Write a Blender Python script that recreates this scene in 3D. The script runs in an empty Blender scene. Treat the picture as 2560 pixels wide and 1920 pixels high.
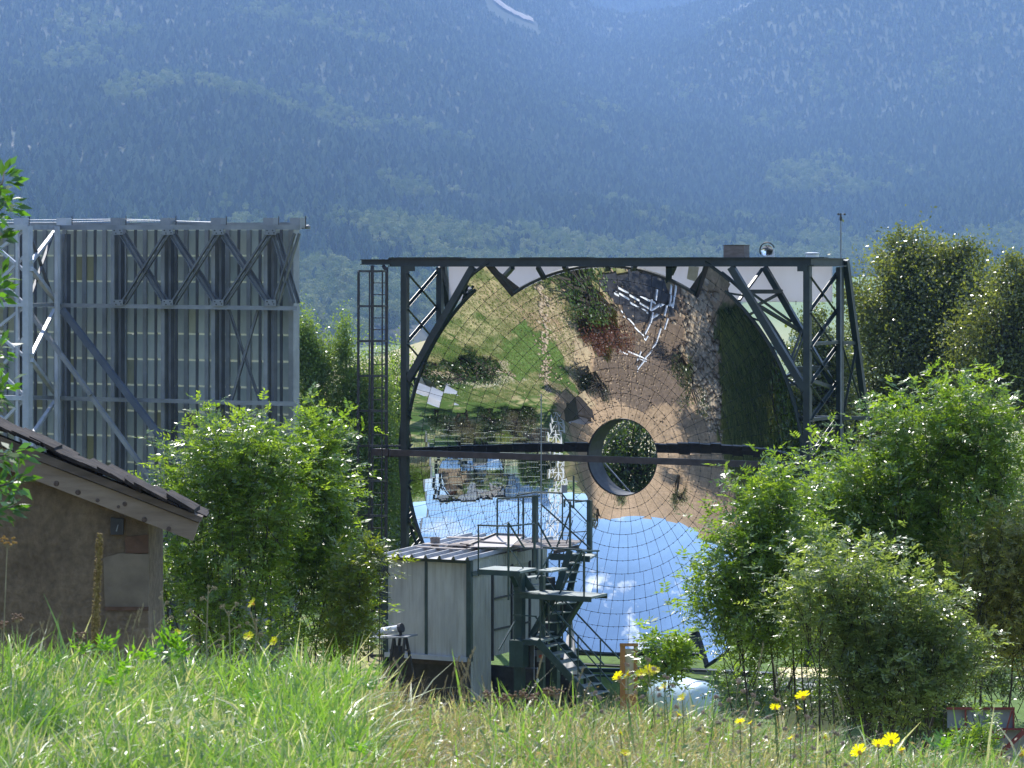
import bpy, math, random
import numpy as np
from mathutils import Vector, Matrix, noise

random.seed(7)
RNG = np.random.default_rng(7)
R = math.radians
scene = bpy.context.scene
COL = scene.collection

# ------------------------------------------------------------------ camera, light, exposure
EZ = 12.0                      # eye height
F = 8000.0                     # focal length in photo pixels (2560 wide)
HOR = 630.0                    # horizon line in the photo
cam_d = bpy.data.cameras.new('camera')
cam_d.sensor_width = 36.0
cam_d.lens = 36.0 * F / 2560.0
cam_d.shift_y = -(960.0 - HOR) / 2560.0
cam_d.clip_start = 0.5
cam_d.clip_end = 30000.0
cam_d.dof.use_dof = True
cam_d.dof.focus_distance = 70.0
cam_d.dof.aperture_fstop = 22.0
cam = bpy.data.objects.new('camera', cam_d)
cam.location = (0, 0, EZ)
cam.rotation_euler = (R(90), 0, 0)
COL.objects.link(cam)
scene.camera = cam

SUN_AZ = -16.0                 # degrees from the view direction, negative = left
SUN_EL = 50.0
sd = Vector((math.sin(R(SUN_AZ)) * math.cos(R(SUN_EL)), math.cos(R(SUN_AZ)) * math.cos(R(SUN_EL)), math.sin(R(SUN_EL))))
sun_d = bpy.data.lights.new('sun', 'SUN')
sun_d.energy = 4.1
sun_d.angle = R(0.5)
sun_d.color = (1.0, 0.96, 0.9)
sun = bpy.data.objects.new('sun', sun_d)
sun.rotation_euler = (-sd).to_track_quat('-Z', 'Y').to_euler()
sun.location = (0, 0, 60)
COL.objects.link(sun)

world = bpy.data.worlds.new('World')
scene.world = world
world.use_nodes = True
wt = world.node_tree
wt.nodes.clear()
wo = wt.nodes.new('ShaderNodeOutputWorld')
bg = wt.nodes.new('ShaderNodeBackground')
sky = wt.nodes.new('ShaderNodeTexSky')
sky.sky_type = 'NISHITA'
sky.sun_disc = False
sky.sun_elevation = R(SUN_EL)
sky.sun_rotation = R(SUN_AZ)
sky.altitude = 1500
sky.air_density = 1.0
sky.dust_density = 0.3
sky.ozone_density = 1.6
bg.inputs['Strength'].default_value = 0.15
tc = wt.nodes.new('ShaderNodeTexCoord')
mp = wt.nodes.new('ShaderNodeMapping')
mp.inputs['Scale'].default_value = (1.0, 1.0, 2.2)
nz = wt.nodes.new('ShaderNodeTexNoise')
nz.inputs['Scale'].default_value = 3.6
nz.inputs['Detail'].default_value = 7.0
nz.inputs['Roughness'].default_value = 0.55
rp = wt.nodes.new('ShaderNodeValToRGB')
rp.color_ramp.elements[0].position = 0.575
rp.color_ramp.elements[1].position = 0.68
mx = wt.nodes.new('ShaderNodeMixRGB')
mx.inputs['Color2'].default_value = (7.5, 7.7, 8.0, 1)
wt.links.new(tc.outputs['Generated'], mp.inputs['Vector'])
wt.links.new(mp.outputs['Vector'], nz.inputs['Vector'])
wt.links.new(nz.outputs['Fac'], rp.inputs['Fac'])
wt.links.new(rp.outputs['Color'], mx.inputs['Fac'])
wt.links.new(sky.outputs['Color'], mx.inputs['Color1'])
wt.links.new(mx.outputs['Color'], bg.inputs['Color'])
wt.links.new(bg.outputs['Background'], wo.inputs['Surface'])

scene.view_settings.view_transform = 'Standard'
scene.view_settings.look = 'None'
scene.view_settings.exposure = 1.0
scene.view_settings.gamma = 1.0
scene.view_settings.use_curve_mapping = False
scene.render.engine = 'CYCLES'
cy = scene.cycles
cy.use_denoising = True
cy.caustics_reflective = False
cy.caustics_refractive = False
cy.max_bounces = 7
cy.diffuse_bounces = 3
cy.glossy_bounces = 5
cy.transmission_bounces = 3
cy.volume_bounces = 1
cy.transparent_max_bounces = 6
cy.sample_clamp_indirect = 6.0

# ------------------------------------------------------------------ helpers
def P(px, py, d):
    """photo pixel seen at distance d (metres along the view) -> world point"""
    return Vector(((px - 1280.0) / F * d, d, EZ - (py - HOR) / F * d))

def tag(o, label=None, cat=None, group=None, kind=None):
    if label: o['label'] = label
    if cat: o['category'] = cat
    if group: o['group'] = group
    if kind: o['kind'] = kind
    return o

def thing(name, loc, label, cat, group=None):
    o = bpy.data.objects.new(name, None)
    o.empty_display_size = 0.2
    o.location = loc
    COL.objects.link(o)
    tag(o, label, cat, group)
    o['_o'] = 1
    del o['_o']
    ORG[o.name] = Vector(loc)
    return o

ORG = {}

def put(name, mesh, parent=None, loc=None):
    o = bpy.data.objects.new(name, mesh)
    COL.objects.link(o)
    if parent is not None:
        o.parent = parent
    if loc is not None:
        o.location = loc
    return o

def origin_of(o):
    return ORG.get(o.name, Vector((0, 0, 0))) if o is not None else Vector((0, 0, 0))

class MB:
    """collects simple solids, in world coordinates, into one mesh"""
    def __init__(self):
        self.v = []; self.f = []; self.m = []; self.mi = 0
    def add(self, vs, fs):
        b = len(self.v)
        self.v.extend([tuple(x) for x in vs])
        for f in fs:
            self.f.append([i + b for i in f]); self.m.append(self.mi)
        return self
    def hexa(self, p):
        return self.add(p, [(0,3,2,1),(4,5,6,7),(0,1,5,4),(1,2,6,5),(2,3,7,6),(3,0,4,7)])
    def obox(self, c, ax, ay, az):
        """box by centre and three half-axis vectors"""
        c = Vector(c)
        p = []
        for sz in (-1, 1):
            for sx, sy in ((-1,-1),(1,-1),(1,1),(-1,1)):
                p.append(c + ax*sx + ay*sy + az*sz)
        return self.hexa(p)
    def box(self, c, s):
        return self.obox(c, Vector((s[0]/2,0,0)), Vector((0,s[1]/2,0)), Vector((0,0,s[2]/2)))
    def prof(self, p, q, poly, up=(0,0,1)):
        """extrude a 2-D outline (x sideways, y up) from p to q"""
        p = Vector(p); q = Vector(q); d = (q-p).normalized(); up = Vector(up)
        if abs(d.dot(up.normalized())) > 0.97:
            up = NN.copy()
        s = d.cross(up).normalized(); t = s.cross(d).normalized()
        n = len(poly)
        vs = [p + s*x + t*y for x, y in poly] + [q + s*x + t*y for x, y in poly]
        fs = [(i, (i+1) % n, n+(i+1) % n, n+i) for i in range(n)]
        fs.append(tuple(range(n-1, -1, -1))); fs.append(tuple(range(n, 2*n)))
        return self.add(vs, fs)
    def bar(self, p, q, w, h=None, up=(0,0,1)):
        h = w if h is None else h
        return self.prof(p, q, [(-w/2,-h/2),(w/2,-h/2),(w/2,h/2),(-w/2,h/2)], up)
    def ibeam(self, p, q, w, h, t=None, up=(0,0,1)):
        t = t or min(w, h)*0.14
        a, b = w/2, h/2; s = t*0.45
        return self.prof(p, q, [(-a,-b),(a,-b),(a,-b+t),(s,-b+t),(s,b-t),(a,b-t),(a,b),(-a,b),(-a,b-t),(-s,b-t),(-s,-b+t),(-a,-b+t)], up)
    def angle(self, p, q, w, t=0.012, up=(0,0,1)):
        return self.prof(p, q, [(-w/2,-w/2),(w/2,-w/2),(w/2,-w/2+t),(-w/2+t,-w/2+t),(-w/2+t,w/2),(-w/2,w/2)], up)
    def tube(self, pts, r, n=6, r2=None):
        pts = [Vector(p) for p in pts]
        m = len(pts)
        rs = [r + ((r2 if r2 is not None else r)-r)*i/(m-1) for i in range(m)]
        vs = []; up0 = Vector((0.31, 0.23, 0.92))
        for i, p in enumerate(pts):
            d = (pts[min(i+1, m-1)] - pts[max(i-1, 0)]).normalized()
            s = d.cross(up0)
            if s.length < 0.1: s = d.cross(Vector((1,0,0)))
            s.normalize(); t = s.cross(d)
            for k in range(n):
                a = 2*math.pi*k/n
                vs.append(p + s*math.cos(a)*rs[i] + t*math.sin(a)*rs[i])
        fs = []
        for i in range(m-1):
            for k in range(n):
                fs.append((i*n+k, i*n+(k+1) % n, (i+1)*n+(k+1) % n, (i+1)*n+k))
        fs.append(tuple(range(n-1, -1, -1))); fs.append(tuple((m-1)*n+k for k in range(n)))
        return self.add(vs, fs)
    def lathe(self, c, axis, prof, n=16):
        """profile of (radius, height) turned round axis at c"""
        c = Vector(c); d = Vector(axis).normalized()
        s = d.orthogonal().normalized(); t = d.cross(s)
        vs = []; m = len(prof)
        for r, h in prof:
            for k in range(n):
                a = 2*math.pi*k/n
                vs.append(c + d*h + (s*math.cos(a)+t*math.sin(a))*r)
        fs = []
        for i in range(m-1):
            for k in range(n):
                fs.append((i*n+k, i*n+(k+1) % n, (i+1)*n+(k+1) % n, (i+1)*n+k))
        if prof[0][0] > 1e-4: fs.append(tuple(range(n-1,-1,-1)))
        if prof[-1][0] > 1e-4: fs.append(tuple((m-1)*n+k for k in range(n)))
        return self.add(vs, fs)
    def mesh(self, name, mats, org=(0,0,0), smooth=False):
        me = bpy.data.meshes.new(name)
        o = Vector(org)
        me.from_pydata([(v[0]-o[0], v[1]-o[1], v[2]-o[2]) for v in self.v], [], self.f)
        if not isinstance(mats, (list, tuple)): mats = [mats]
        for m in mats: me.materials.append(m)
        if len(mats) > 1: me.polygons.foreach_set('material_index', self.m)
        if smooth: me.polygons.foreach_set('use_smooth', [True]*len(self.f))
        me.update()
        return me
    def build(self, name, mats, parent=None, root=None, smooth=False, kind=None, label=None):
        org = origin_of(root if root is not None else parent)
        o = put(name, self.mesh(name, mats, org, smooth), parent)
        if kind: o['kind'] = kind
        if label: o['label'] = label
        return o

def np_mesh(name, verts, faces, mats, tint=None, smooth=False, mat_idx=None):
    """verts (N,3), faces (M,k) arrays -> mesh; tint (N,4) point colours"""
    me = bpy.data.meshes.new(name)
    verts = np.ascontiguousarray(verts, dtype=np.float32)
    faces = np.ascontiguousarray(faces, dtype=np.int32)
    nf, k = faces.shape
    me.vertices.add(len(verts)); me.vertices.foreach_set('co', verts.ravel())
    me.loops.add(nf*k); me.loops.foreach_set('vertex_index', faces.ravel())
    me.polygons.add(nf)
    me.polygons.foreach_set('loop_start', np.arange(0, nf*k, k, dtype=np.int32))
    if not isinstance(mats, (list, tuple)): mats = [mats]
    for m in mats: me.materials.append(m)
    if mat_idx is not None: me.polygons.foreach_set('material_index', np.asarray(mat_idx, dtype=np.int32))
    if smooth: me.polygons.foreach_set('use_smooth', np.ones(nf, dtype=bool))
    me.update(calc_edges=True)
    me.validate(verbose=False)
    if tint is not None:
        ca = me.color_attributes.new('tint', 'FLOAT_COLOR', 'POINT')
        t = np.ones((len(verts), 4), dtype=np.float32); t[:, :3] = tint
        ca.data.foreach_set('color', t.ravel())
    return me

# ------------------------------------------------------------------ materials
def new_mat(name):
    m = bpy.data.materials.new(name); m.use_nodes = True
    nt = m.node_tree; b = nt.nodes['Principled BSDF']
    return m, nt, b

def noise_mix(nt, c1, c2, scale, detail=5, lo=0.35, hi=0.65, coord='Object', rough=0.6, stretch=(1,1,1)):
    t = nt.nodes.new('ShaderNodeTexCoord'); mp = nt.nodes.new('ShaderNodeMapping')
    mp.inputs['Scale'].default_value = stretch
    n = nt.nodes.new('ShaderNodeTexNoise'); n.inputs['Scale'].default_value = scale
    n.inputs['Detail'].default_value = detail; n.inputs['Roughness'].default_value = rough
    r = nt.nodes.new('ShaderNodeValToRGB')
    r.color_ramp.elements[0].position = lo; r.color_ramp.elements[1].position = hi
    r.color_ramp.elements[0].color = (*c1, 1); r.color_ramp.elements[1].color = (*c2, 1)
    nt.links.new(t.outputs[coord], mp.inputs['Vector']); nt.links.new(mp.outputs['Vector'], n.inputs['Vector'])
    nt.links.new(n.outputs['Fac'], r.inputs['Fac'])
    return r.outputs['Color'], n.outputs['Fac'], mp

def mixc(nt, a, b, fac, mode='MIX'):
    m = nt.nodes.new('ShaderNodeMixRGB'); m.blend_type = mode
    for s, v in (('Color1', a), ('Color2', b)):
        if isinstance(v, tuple): m.inputs[s].default_value = (*v, 1)
        else: nt.links.new(v, m.inputs[s])
    if isinstance(fac, float): m.inputs['Fac'].default_value = fac
    else: nt.links.new(fac, m.inputs['Fac'])
    return m.outputs['Color']

def bump(nt, b, h, strength, dist=0.02):
    n = nt.nodes.new('ShaderNodeBump'); n.inputs['Strength'].default_value = strength
    n.inputs['Distance'].default_value = dist
    nt.links.new(h, n.inputs['Height']); nt.links.new(n.outputs['Normal'], b.inputs['Normal'])

def simple(name, c1, c2, scale=8, rough=0.6, metal=0.0, bmp=0.0, lo=0.35, hi=0.65, stretch=(1,1,1), dist=0.02, spec=0.5):
    m, nt, b = new_mat(name)
    col, h, _ = noise_mix(nt, c1, c2, scale, lo=lo, hi=hi, stretch=stretch)
    nt.links.new(col, b.inputs['Base Color'])
    b.inputs['Roughness'].default_value = rough; b.inputs['Metallic'].default_value = metal
    b.inputs['Specular IOR Level'].default_value = spec
    if bmp: bump(nt, b, h, bmp, dist)
    return m

def leaf_mat(name, trans=0.45, rough=0.38, gloss=0.9, tr_col=(1.5, 1.7, 0.35)):
    """colour comes from the 'tint' attribute; light passes through"""
    m, nt, b = new_mat(name)
    a = nt.nodes.new('ShaderNodeAttribute'); a.attribute_name = 'tint'
    nt.links.new(a.outputs['Color'], b.inputs['Base Color'])
    b.inputs['Roughness'].default_value = rough
    b.inputs['Specular IOR Level'].default_value = gloss; b.inputs['IOR'].default_value = 1.55
    t = nt.nodes.new('ShaderNodeBsdfTranslucent')
    c = mixc(nt, a.outputs['Color'], tr_col, 1.0, 'MULTIPLY')
    nt.links.new(c, t.inputs['Color'])
    mx = nt.nodes.new('ShaderNodeMixShader'); mx.inputs['Fac'].default_value = trans
    nt.links.new(b.outputs['BSDF'], mx.inputs[1]); nt.links.new(t.outputs['BSDF'], mx.inputs[2])
    nt.links.new(mx.outputs['Shader'], nt.nodes['Material Output'].inputs['Surface'])
    return m

M = {}
M['green_steel'] = simple('green_painted_steel', (0.010,0.020,0.019), (0.023,0.037,0.034), 3.0, rough=0.45, bmp=0.1)
M['rust_steel'] = simple('brown_primed_steel', (0.035,0.026,0.024), (0.070,0.055,0.048), 4.0, rough=0.5, bmp=0.1)
M['stair_green'] = simple('stair_green_paint', (0.018,0.042,0.040), (0.038,0.075,0.068), 3.5, rough=0.36)
M['galv_brace'] = simple('dull_brace_steel', (0.12,0.13,0.145), (0.18,0.19,0.205), 2.5, rough=0.5, metal=0.2)
M['galv'] = simple('galvanised_steel', (0.20,0.215,0.235), (0.30,0.315,0.335), 2.5, rough=0.5, metal=0.25)
M['galv_pale_and_sunlit'] = simple('pale_and_sunlit_galvanised_steel', (0.38,0.41,0.46), (0.50,0.53,0.58), 3.0, rough=0.42, metal=0.1)  # pale steel; on the heliostat's left end the tone stands in for sunlight
M['galv_dark'] = simple('dark_channel_steel', (0.075,0.082,0.097), (0.12,0.128,0.145), 3.0, rough=0.6)
def white_sheet():
    m, nt, b = new_mat('white_tarpaulin')
    col, h, _ = noise_mix(nt, (0.70,0.69,0.72), (0.80,0.79,0.81), 0.8, stretch=(2,2,0.6))
    nt.links.new(col, b.inputs['Base Color'])
    t = nt.nodes.new('ShaderNodeBsdfTranslucent'); t.inputs['Color'].default_value = (0.72,0.71,0.73,1)
    mx = nt.nodes.new('ShaderNodeMixShader'); mx.inputs['Fac'].default_value = 0.60
    nt.links.new(b.outputs['BSDF'], mx.inputs[1]); nt.links.new(t.outputs['BSDF'], mx.inputs[2])
    nt.links.new(mx.outputs['Shader'], nt.nodes['Material Output'].inputs['Surface'])
    return m
M['white_sheet'] = white_sheet()
def shed_sheet():
    m, nt, b = new_mat('ribbed_shed_sheet')
    c1, h, _ = noise_mix(nt, (0.46,0.46,0.43), (0.62,0.62,0.57), 1.1, stretch=(2,2,0.7))
    c2, h2, _ = noise_mix(nt, (0.62,0.56,0.48), (1.0,1.0,1.0), 2.2, lo=0.32, hi=0.5, detail=7, stretch=(7,7,0.35))
    c = mixc(nt, c1, c2, 0.5, 'MULTIPLY')
    nt.links.new(c, b.inputs['Base Color']); b.inputs['Roughness'].default_value = 0.45
    return m
M['shed_panel'] = shed_sheet()
M['roof_metal'] = simple('weathered_roof_sheet', (0.34,0.34,0.35), (0.52,0.52,0.53), 2.0, rough=0.4, metal=0.3)
M['board'] = simple('bleached_boards', (0.27,0.23,0.21), (0.50,0.45,0.41), 2.5, rough=0.8, stretch=(1,5,1), bmp=0.2)
M['pink_board'] = simple('pinkish_panel', (0.42,0.37,0.34), (0.52,0.47,0.44), 1.5, rough=0.8)
M['white_paint'] = simple('white_enamel', (0.72,0.73,0.74), (0.82,0.82,0.82), 4, rough=0.3)
M['tank'] = simple('pale_blue_tank_paint', (0.45,0.58,0.62), (0.56,0.68,0.71), 2.5, rough=0.35)
M['orange_wood'] = simple('orange_varnished_wood', (0.30,0.135,0.045), (0.42,0.21,0.08), 3, rough=0.5, stretch=(4,4,0.5))
M['beige'] = simple('beige_panel', (0.42,0.38,0.26), (0.55,0.50,0.36), 5, rough=0.7)
M['tread'] = simple('sunlit_grey_green_treads', (0.17,0.21,0.20), (0.30,0.33,0.31), 6, rough=0.5)  # stair colour lightened to paint the sun on the top faces
M['dark'] = simple('dark_iron', (0.02,0.02,0.022), (0.045,0.045,0.048), 5, rough=0.5)
M['red_steel'] = simple('dark_red_paint', (0.13,0.02,0.018), (0.20,0.035,0.03), 3, rough=0.5)
M['grey_panel'] = simple('grey_cladding', (0.18,0.195,0.20), (0.24,0.255,0.26), 2, rough=0.6)
M['blue_paint'] = simple('blue_plastic', (0.03,0.12,0.42), (0.05,0.18,0.55), 3, rough=0.4)
M['cream'] = simple('cream_render', (0.55,0.46,0.24), (0.62,0.54,0.30), 3, rough=0.8)
M['slate'] = simple('roof_slate', (0.012,0.010,0.010), (0.055,0.043,0.036), 9, rough=0.9, bmp=0.9, spec=0.2)
M['bark'] = simple('bark', (0.030,0.024,0.018), (0.075,0.062,0.048), 9, rough=0.9, bmp=0.6, stretch=(3,3,0.6))
M['stem_dry'] = simple('dry_stalk', (0.28,0.22,0.12), (0.42,0.34,0.20), 20, rough=0.8)
M['stem_green'] = simple('green_stalk', (0.08,0.13,0.03), (0.14,0.20,0.06), 20, rough=0.6)
def petal():
    m, nt, b = new_mat('yellow_petal')
    b.inputs['Base Color'].default_value = (0.90, 0.80, 0.01, 1); b.inputs['Roughness'].default_value = 0.5
    t = nt.nodes.new('ShaderNodeBsdfTranslucent'); t.inputs['Color'].default_value = (0.98, 0.88, 0.01, 1)
    mx = nt.nodes.new('ShaderNodeMixShader'); mx.inputs['Fac'].default_value = 0.5
    nt.links.new(b.outputs['BSDF'], mx.inputs[1]); nt.links.new(t.outputs['BSDF'], mx.inputs[2])
    nt.links.new(mx.outputs['Shader'], nt.nodes['Material Output'].inputs['Surface'])
    return m
M['petal'] = petal()
M['petal_orange'] = simple('orange_bloom', (0.50,0.22,0.04), (0.62,0.34,0.08), 40, rough=0.8)
M['seed_brown'] = simple('brown_seed_heads', (0.13,0.075,0.045), (0.30,0.18,0.10), 60, rough=0.9)
M['mullein'] = simple('mullein_capsules', (0.14,0.085,0.025), (0.40,0.28,0.10), 90, rough=0.8)
M['glass'] = None

# mirror: slightly soft silver, a thin dirt film
def mirror_mat():
    m, nt, b = new_mat('silvered_glass')
    col, h, _ = noise_mix(nt, (0.70,0.73,0.74), (0.80,0.83,0.84), 1.2)
    nt.links.new(col, b.inputs['Base Color'])
    b.inputs['Metallic'].default_value = 1.0
    b.inputs['Roughness'].default_value = 0.006
    return m
M['mirror'] = mirror_mat()

def facet_back_mat():
    m, nt, b = new_mat('painted_glass_back')
    col, h, mp = noise_mix(nt, (0.31,0.345,0.355), (0.45,0.475,0.455), 1.8, stretch=(2,2,0.5))
    oi = nt.nodes.new('ShaderNodeObjectInfo')
    r = nt.nodes.new('ShaderNodeValToRGB')
    e = r.color_ramp.elements
    e[0].position = 0.0; e[0].color = (0.85,0.9,0.9,1); e[1].position = 0.86; e[1].color = (1.05,1.05,1.0,1)
    x = e.new(0.95); x.color = (0.85,0.80,0.58,1)
    y = e.new(0.995); y.color = (0.66,0.58,0.30,1)
    nt.links.new(oi.outputs['Random'], r.inputs['Fac'])
    c = mixc(nt, col, r.outputs['Color'], 1.0, 'MULTIPLY')
    nt.links.new(c, b.inputs['Base Color'])
    b.inputs['Roughness'].default_value = 0.5
    return m
M['facet_back'] = facet_back_mat()

def translucent_strip():
    m, nt, b = new_mat('milky_gap_light')
    b.inputs['Base Color'].default_value = (0.6,0.62,0.55,1)
    t = nt.nodes.new('ShaderNodeBsdfTranslucent'); t.inputs['Color'].default_value = (0.75,0.78,0.66,1)
    mx = nt.nodes.new('ShaderNodeMixShader'); mx.inputs['Fac'].default_value = 0.38
    nt.links.new(b.outputs['BSDF'], mx.inputs[1]); nt.links.new(t.outputs['BSDF'], mx.inputs[2])
    nt.links.new(mx.outputs['Shader'], nt.nodes['Material Output'].inputs['Surface'])
    return m
M['strip'] = translucent_strip()
M['leaf'] = leaf_mat('ash_leaf', 0.50, 0.33, 1.0, (1.8, 1.8, 0.55))
M['leaf_far'] = leaf_mat('tree_leaf', 0.50, 0.33, 1.0, (1.7,1.7,0.6))
M['grass'] = leaf_mat('grass_blade', 0.46, 0.40, 0.9, (1.45,1.5,0.75))

# dish axes
UU = Vector((math.cos(R(27)), -math.sin(R(27)), 0))      # along the dish, to the right and nearer
NN = Vector((-math.sin(R(27)), -math.cos(R(27)), 0))     # the way the dish faces
ZZ = Vector((0, 0, 1))
DO = Vector((2.77, 80.0, EZ - 5.13))                     # dish centre
def L(a, b, c): return DO + UU*a + ZZ*b + NN*c
def Q(px, py, c, O=None):
    """photo pixel on the plane parallel to the dish, c metres in front of point O"""
    O = DO if O is None else O
    k = (px - 1280.0)/F
    Y0 = O.y + NN.y*c; X0 = O.x + NN.x*c
    a = (k*Y0 - X0)/(UU.x - k*UU.y)
    y = Y0 + UU.y*a
    return Vector((k*y, y, EZ - (py - HOR)/F*y))
# ------------------------------------------------------------------ terrain
def sstep(a, b, x):
    t = np.clip((x-a)/(b-a), 0, 1); return t*t*(3-2*t)

def vnoise(x, y, sc, seed=0, oct=3):
    """cheap value noise, vectorised"""
    x = np.asarray(x, float)/sc + seed*17.3; y = np.asarray(y, float)/sc + seed*9.1
    out = np.zeros(np.broadcast(x, y).shape); amp = 1.0; tot = 0
    for _ in range(oct):
        xi = np.floor(x).astype(np.int64); yi = np.floor(y).astype(np.int64)
        fx = x-xi; fy = y-yi; fx = fx*fx*(3-2*fx); fy = fy*fy*(3-2*fy)
        def h(i, j):
            n = (i*374761393 + j*668265263 + seed*1442695041) & 0x7fffffff
            n = ((n ^ (n >> 13))*1274126177) & 0x7fffffff
            return ((n ^ (n >> 16)) & 0xffff)/65535.0
        v = (h(xi, yi)*(1-fx)+h(xi+1, yi)*fx)*(1-fy) + (h(xi, yi+1)*(1-fx)+h(xi+1, yi+1)*fx)*fy
        out += amp*v; tot += amp; amp *= 0.5; x = x*2.03+5; y = y*2.03+3
    return out/tot

GY = [-3000, -500, -80, -25, 0, 12.6, 14.2, 20, 28, 38, 46, 60, 96, 125, 220, 600, 1700, 2600, 9000]
GZ = [120, 70, 6, -0.6, -1.62, -1.72, -2.15, -4.6, -7.6, -9.7, -10.2, -10.3, -10.3, -12.0, -18, -40, -46, -50, -60]
def ground_h(x, y):
    x = np.asarray(x, float); y = np.asarray(y, float)
    z = np.interp(y, GY, GZ)
    z = z - 0.058*np.clip(x+1.0, -6, 6)*(1-sstep(14, 34, y))*sstep(-30, -5, y)
    z = z - (0.12*sstep(-0.65, -0.35, x) + 0.12*sstep(0.4, 1.9, x))*(1-sstep(14, 34, y))*sstep(-30, -5, y)
    dx = x-2.77; dy = y-80.0
    rr = np.hypot(dx, dy); az = np.degrees(np.arctan2(-dx, -dy))       # round the mirror, 0 = towards us, + = left
    z = z + 9.6*sstep(14, 30, rr)*sstep(38, 46, az)*(1-sstep(97, 112, az))*(1+0.25*(vnoise(x, y, 9, 71, 2)-0.5))
    z = z + 25*np.exp(-(((x-6)/60.0)**2 + ((y-760)/110.0)**2))
    z = z + 30*sstep(900, 2500, y)*sstep(60, 260, x)
    z = z + (vnoise(x, y, 2.5, 3)-0.5)*0.10
    z = z + (vnoise(x, y, 90, 5)-0.5)*6*sstep(150, 500, np.abs(y))
    return z + EZ

def mount_h(x, y):
    x = np.asarray(x, float); y = np.asarray(y, float)
    s0 = 1380 + 1120*sstep(-230, 380, x)
    t = np.maximum(y-s0, 0)
    z = -46 + 24*sstep(-200, 300, x) + 0.078*t + 0.75e-5*t*t
    xv = 60 + (y-2500)*0.030
    v = np.clip(t/3200, 0, 1.1)
    z = z + (0.20*np.abs(x-xv) + 70*sstep(0, 400, np.abs(x-xv)))*v*v
    z = z + 120*np.exp(-((y-4700)/420.0)**2)*sstep(120, 520, x)
    z = z + (vnoise(x, y*0.45, 240, 11, 4)-0.5)*70*np.clip(t/900, 0.12, 1)
    z = z + 62*v*v - 0.35*np.maximum(y-5750, 0)
    z = np.where(y < s0, -60 - (s0-y)*0.02, z)
    return z + EZ

def graded(dense_lo, dense_hi, step, far_lo, far_hi, g=1.13):
    mid = list(np.arange(dense_lo, dense_hi+1e-6, step))
    up = []; v = dense_hi; s = step
    while v < far_hi: s *= g; v += s; up.append(min(v, far_hi))
    dn = []; v = dense_lo; s = step
    while v > far_lo: s *= g; v -= s; dn.append(max(v, far_lo))
    return np.array(dn[::-1] + mid + up)

def grid_mesh(name, xs, ys, hf, mat, tintf=None):
    X, Y = np.meshgrid(xs, ys)
    Z = hf(X, Y)
    v = np.stack([X.ravel(), Y.ravel(), Z.ravel()], 1)
    nx, ny = len(xs), len(ys)
    i, j = np.meshgrid(np.arange(nx-1), np.arange(ny-1))
    a = (j*nx+i).ravel()
    f = np.stack([a, a+1, a+nx+1, a+nx], 1)
    t = tintf(X.ravel(), Y.ravel(), Z.ravel()) if tintf else None
    return np_mesh(name, v, f, mat, t, smooth=True)

ZONES = [
 (((-0.5, 74), (3, 66), (16, 62), (22, 100), (-2, 104)), (.10, .165, .04)),
 (((-8.3, 66.5), (-9.9, 68.2), (-7.8, 75.4), (-9.1, 77.9), (-14.3, 76.5), (-19.8, 74.9), (-12.6, 60.2)), (.36, .25, .155)),
 (((-5.9, 72.3), (-6.8, 72.7), (-9.9, 68.2), (-10.5, 65.8), (-8.5, 66.9), (-6.7, 69.5)), (.40, .31, .19)),
 (((-3.0, 62.8), (-7.8, 67.6), (-8.0, 66.7), (-3.0, 60.5)), (.46, .40, .29)),
 (((-5.2, 67.6), (-5.8, 67.8), (-6.5, 66.2), (-5.7, 64.4)), (.45, .38, .27)),
 (((-5.5, 67.8), (-5.9, 70.7), (-9.2, 67.8), (-7.4, 66.2), (-6.1, 66.0)), (.11, .18, .045)),
 (((-6.3, 72.9), (-6.9, 74.0), (-8.8, 72.5), (-9.3, 70.8), (-7.2, 71.4)), (.17, .15, .075)),
 (((-7.1, 74.6), (-8.7, 77.2), (-13.9, 73.1), (-12.5, 70.0), (-9.2, 68.1), (-8.2, 72.1)), (.15, .11, .08)),  # brown soil with the shade put into its colour
 (((-8.8, 77.4), (-9.1, 78.1), (-14.7, 75.9), (-15.8, 75.5), (-14.6, 74.1), (-11.1, 75.5)), (.50, .40, .28)),
 (((-10.5, 78.5), (-13.2, 83.3), (-18.7, 82.5), (-22.1, 77.2), (-15.9, 75.6)), (.17, .18, .07))]
def poly_in(poly, x, y, jx, jy):
    x = x+jx; y = y+jy; ins = np.zeros(len(x), bool); n = len(poly)
    for i in range(n):
        x1, y1 = poly[i]; x2, y2 = poly[(i+1) % n]
        if y1 == y2: continue
        c = ((y1 > y) != (y2 > y)) & (x < (x2-x1)*(y-y1)/(y2-y1)+x1)
        ins ^= c
    return ins.astype(float)

def lerp(a, b, t): return np.asarray(a)*(1-t[:, None]) + np.asarray(b)*t[:, None]

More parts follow.
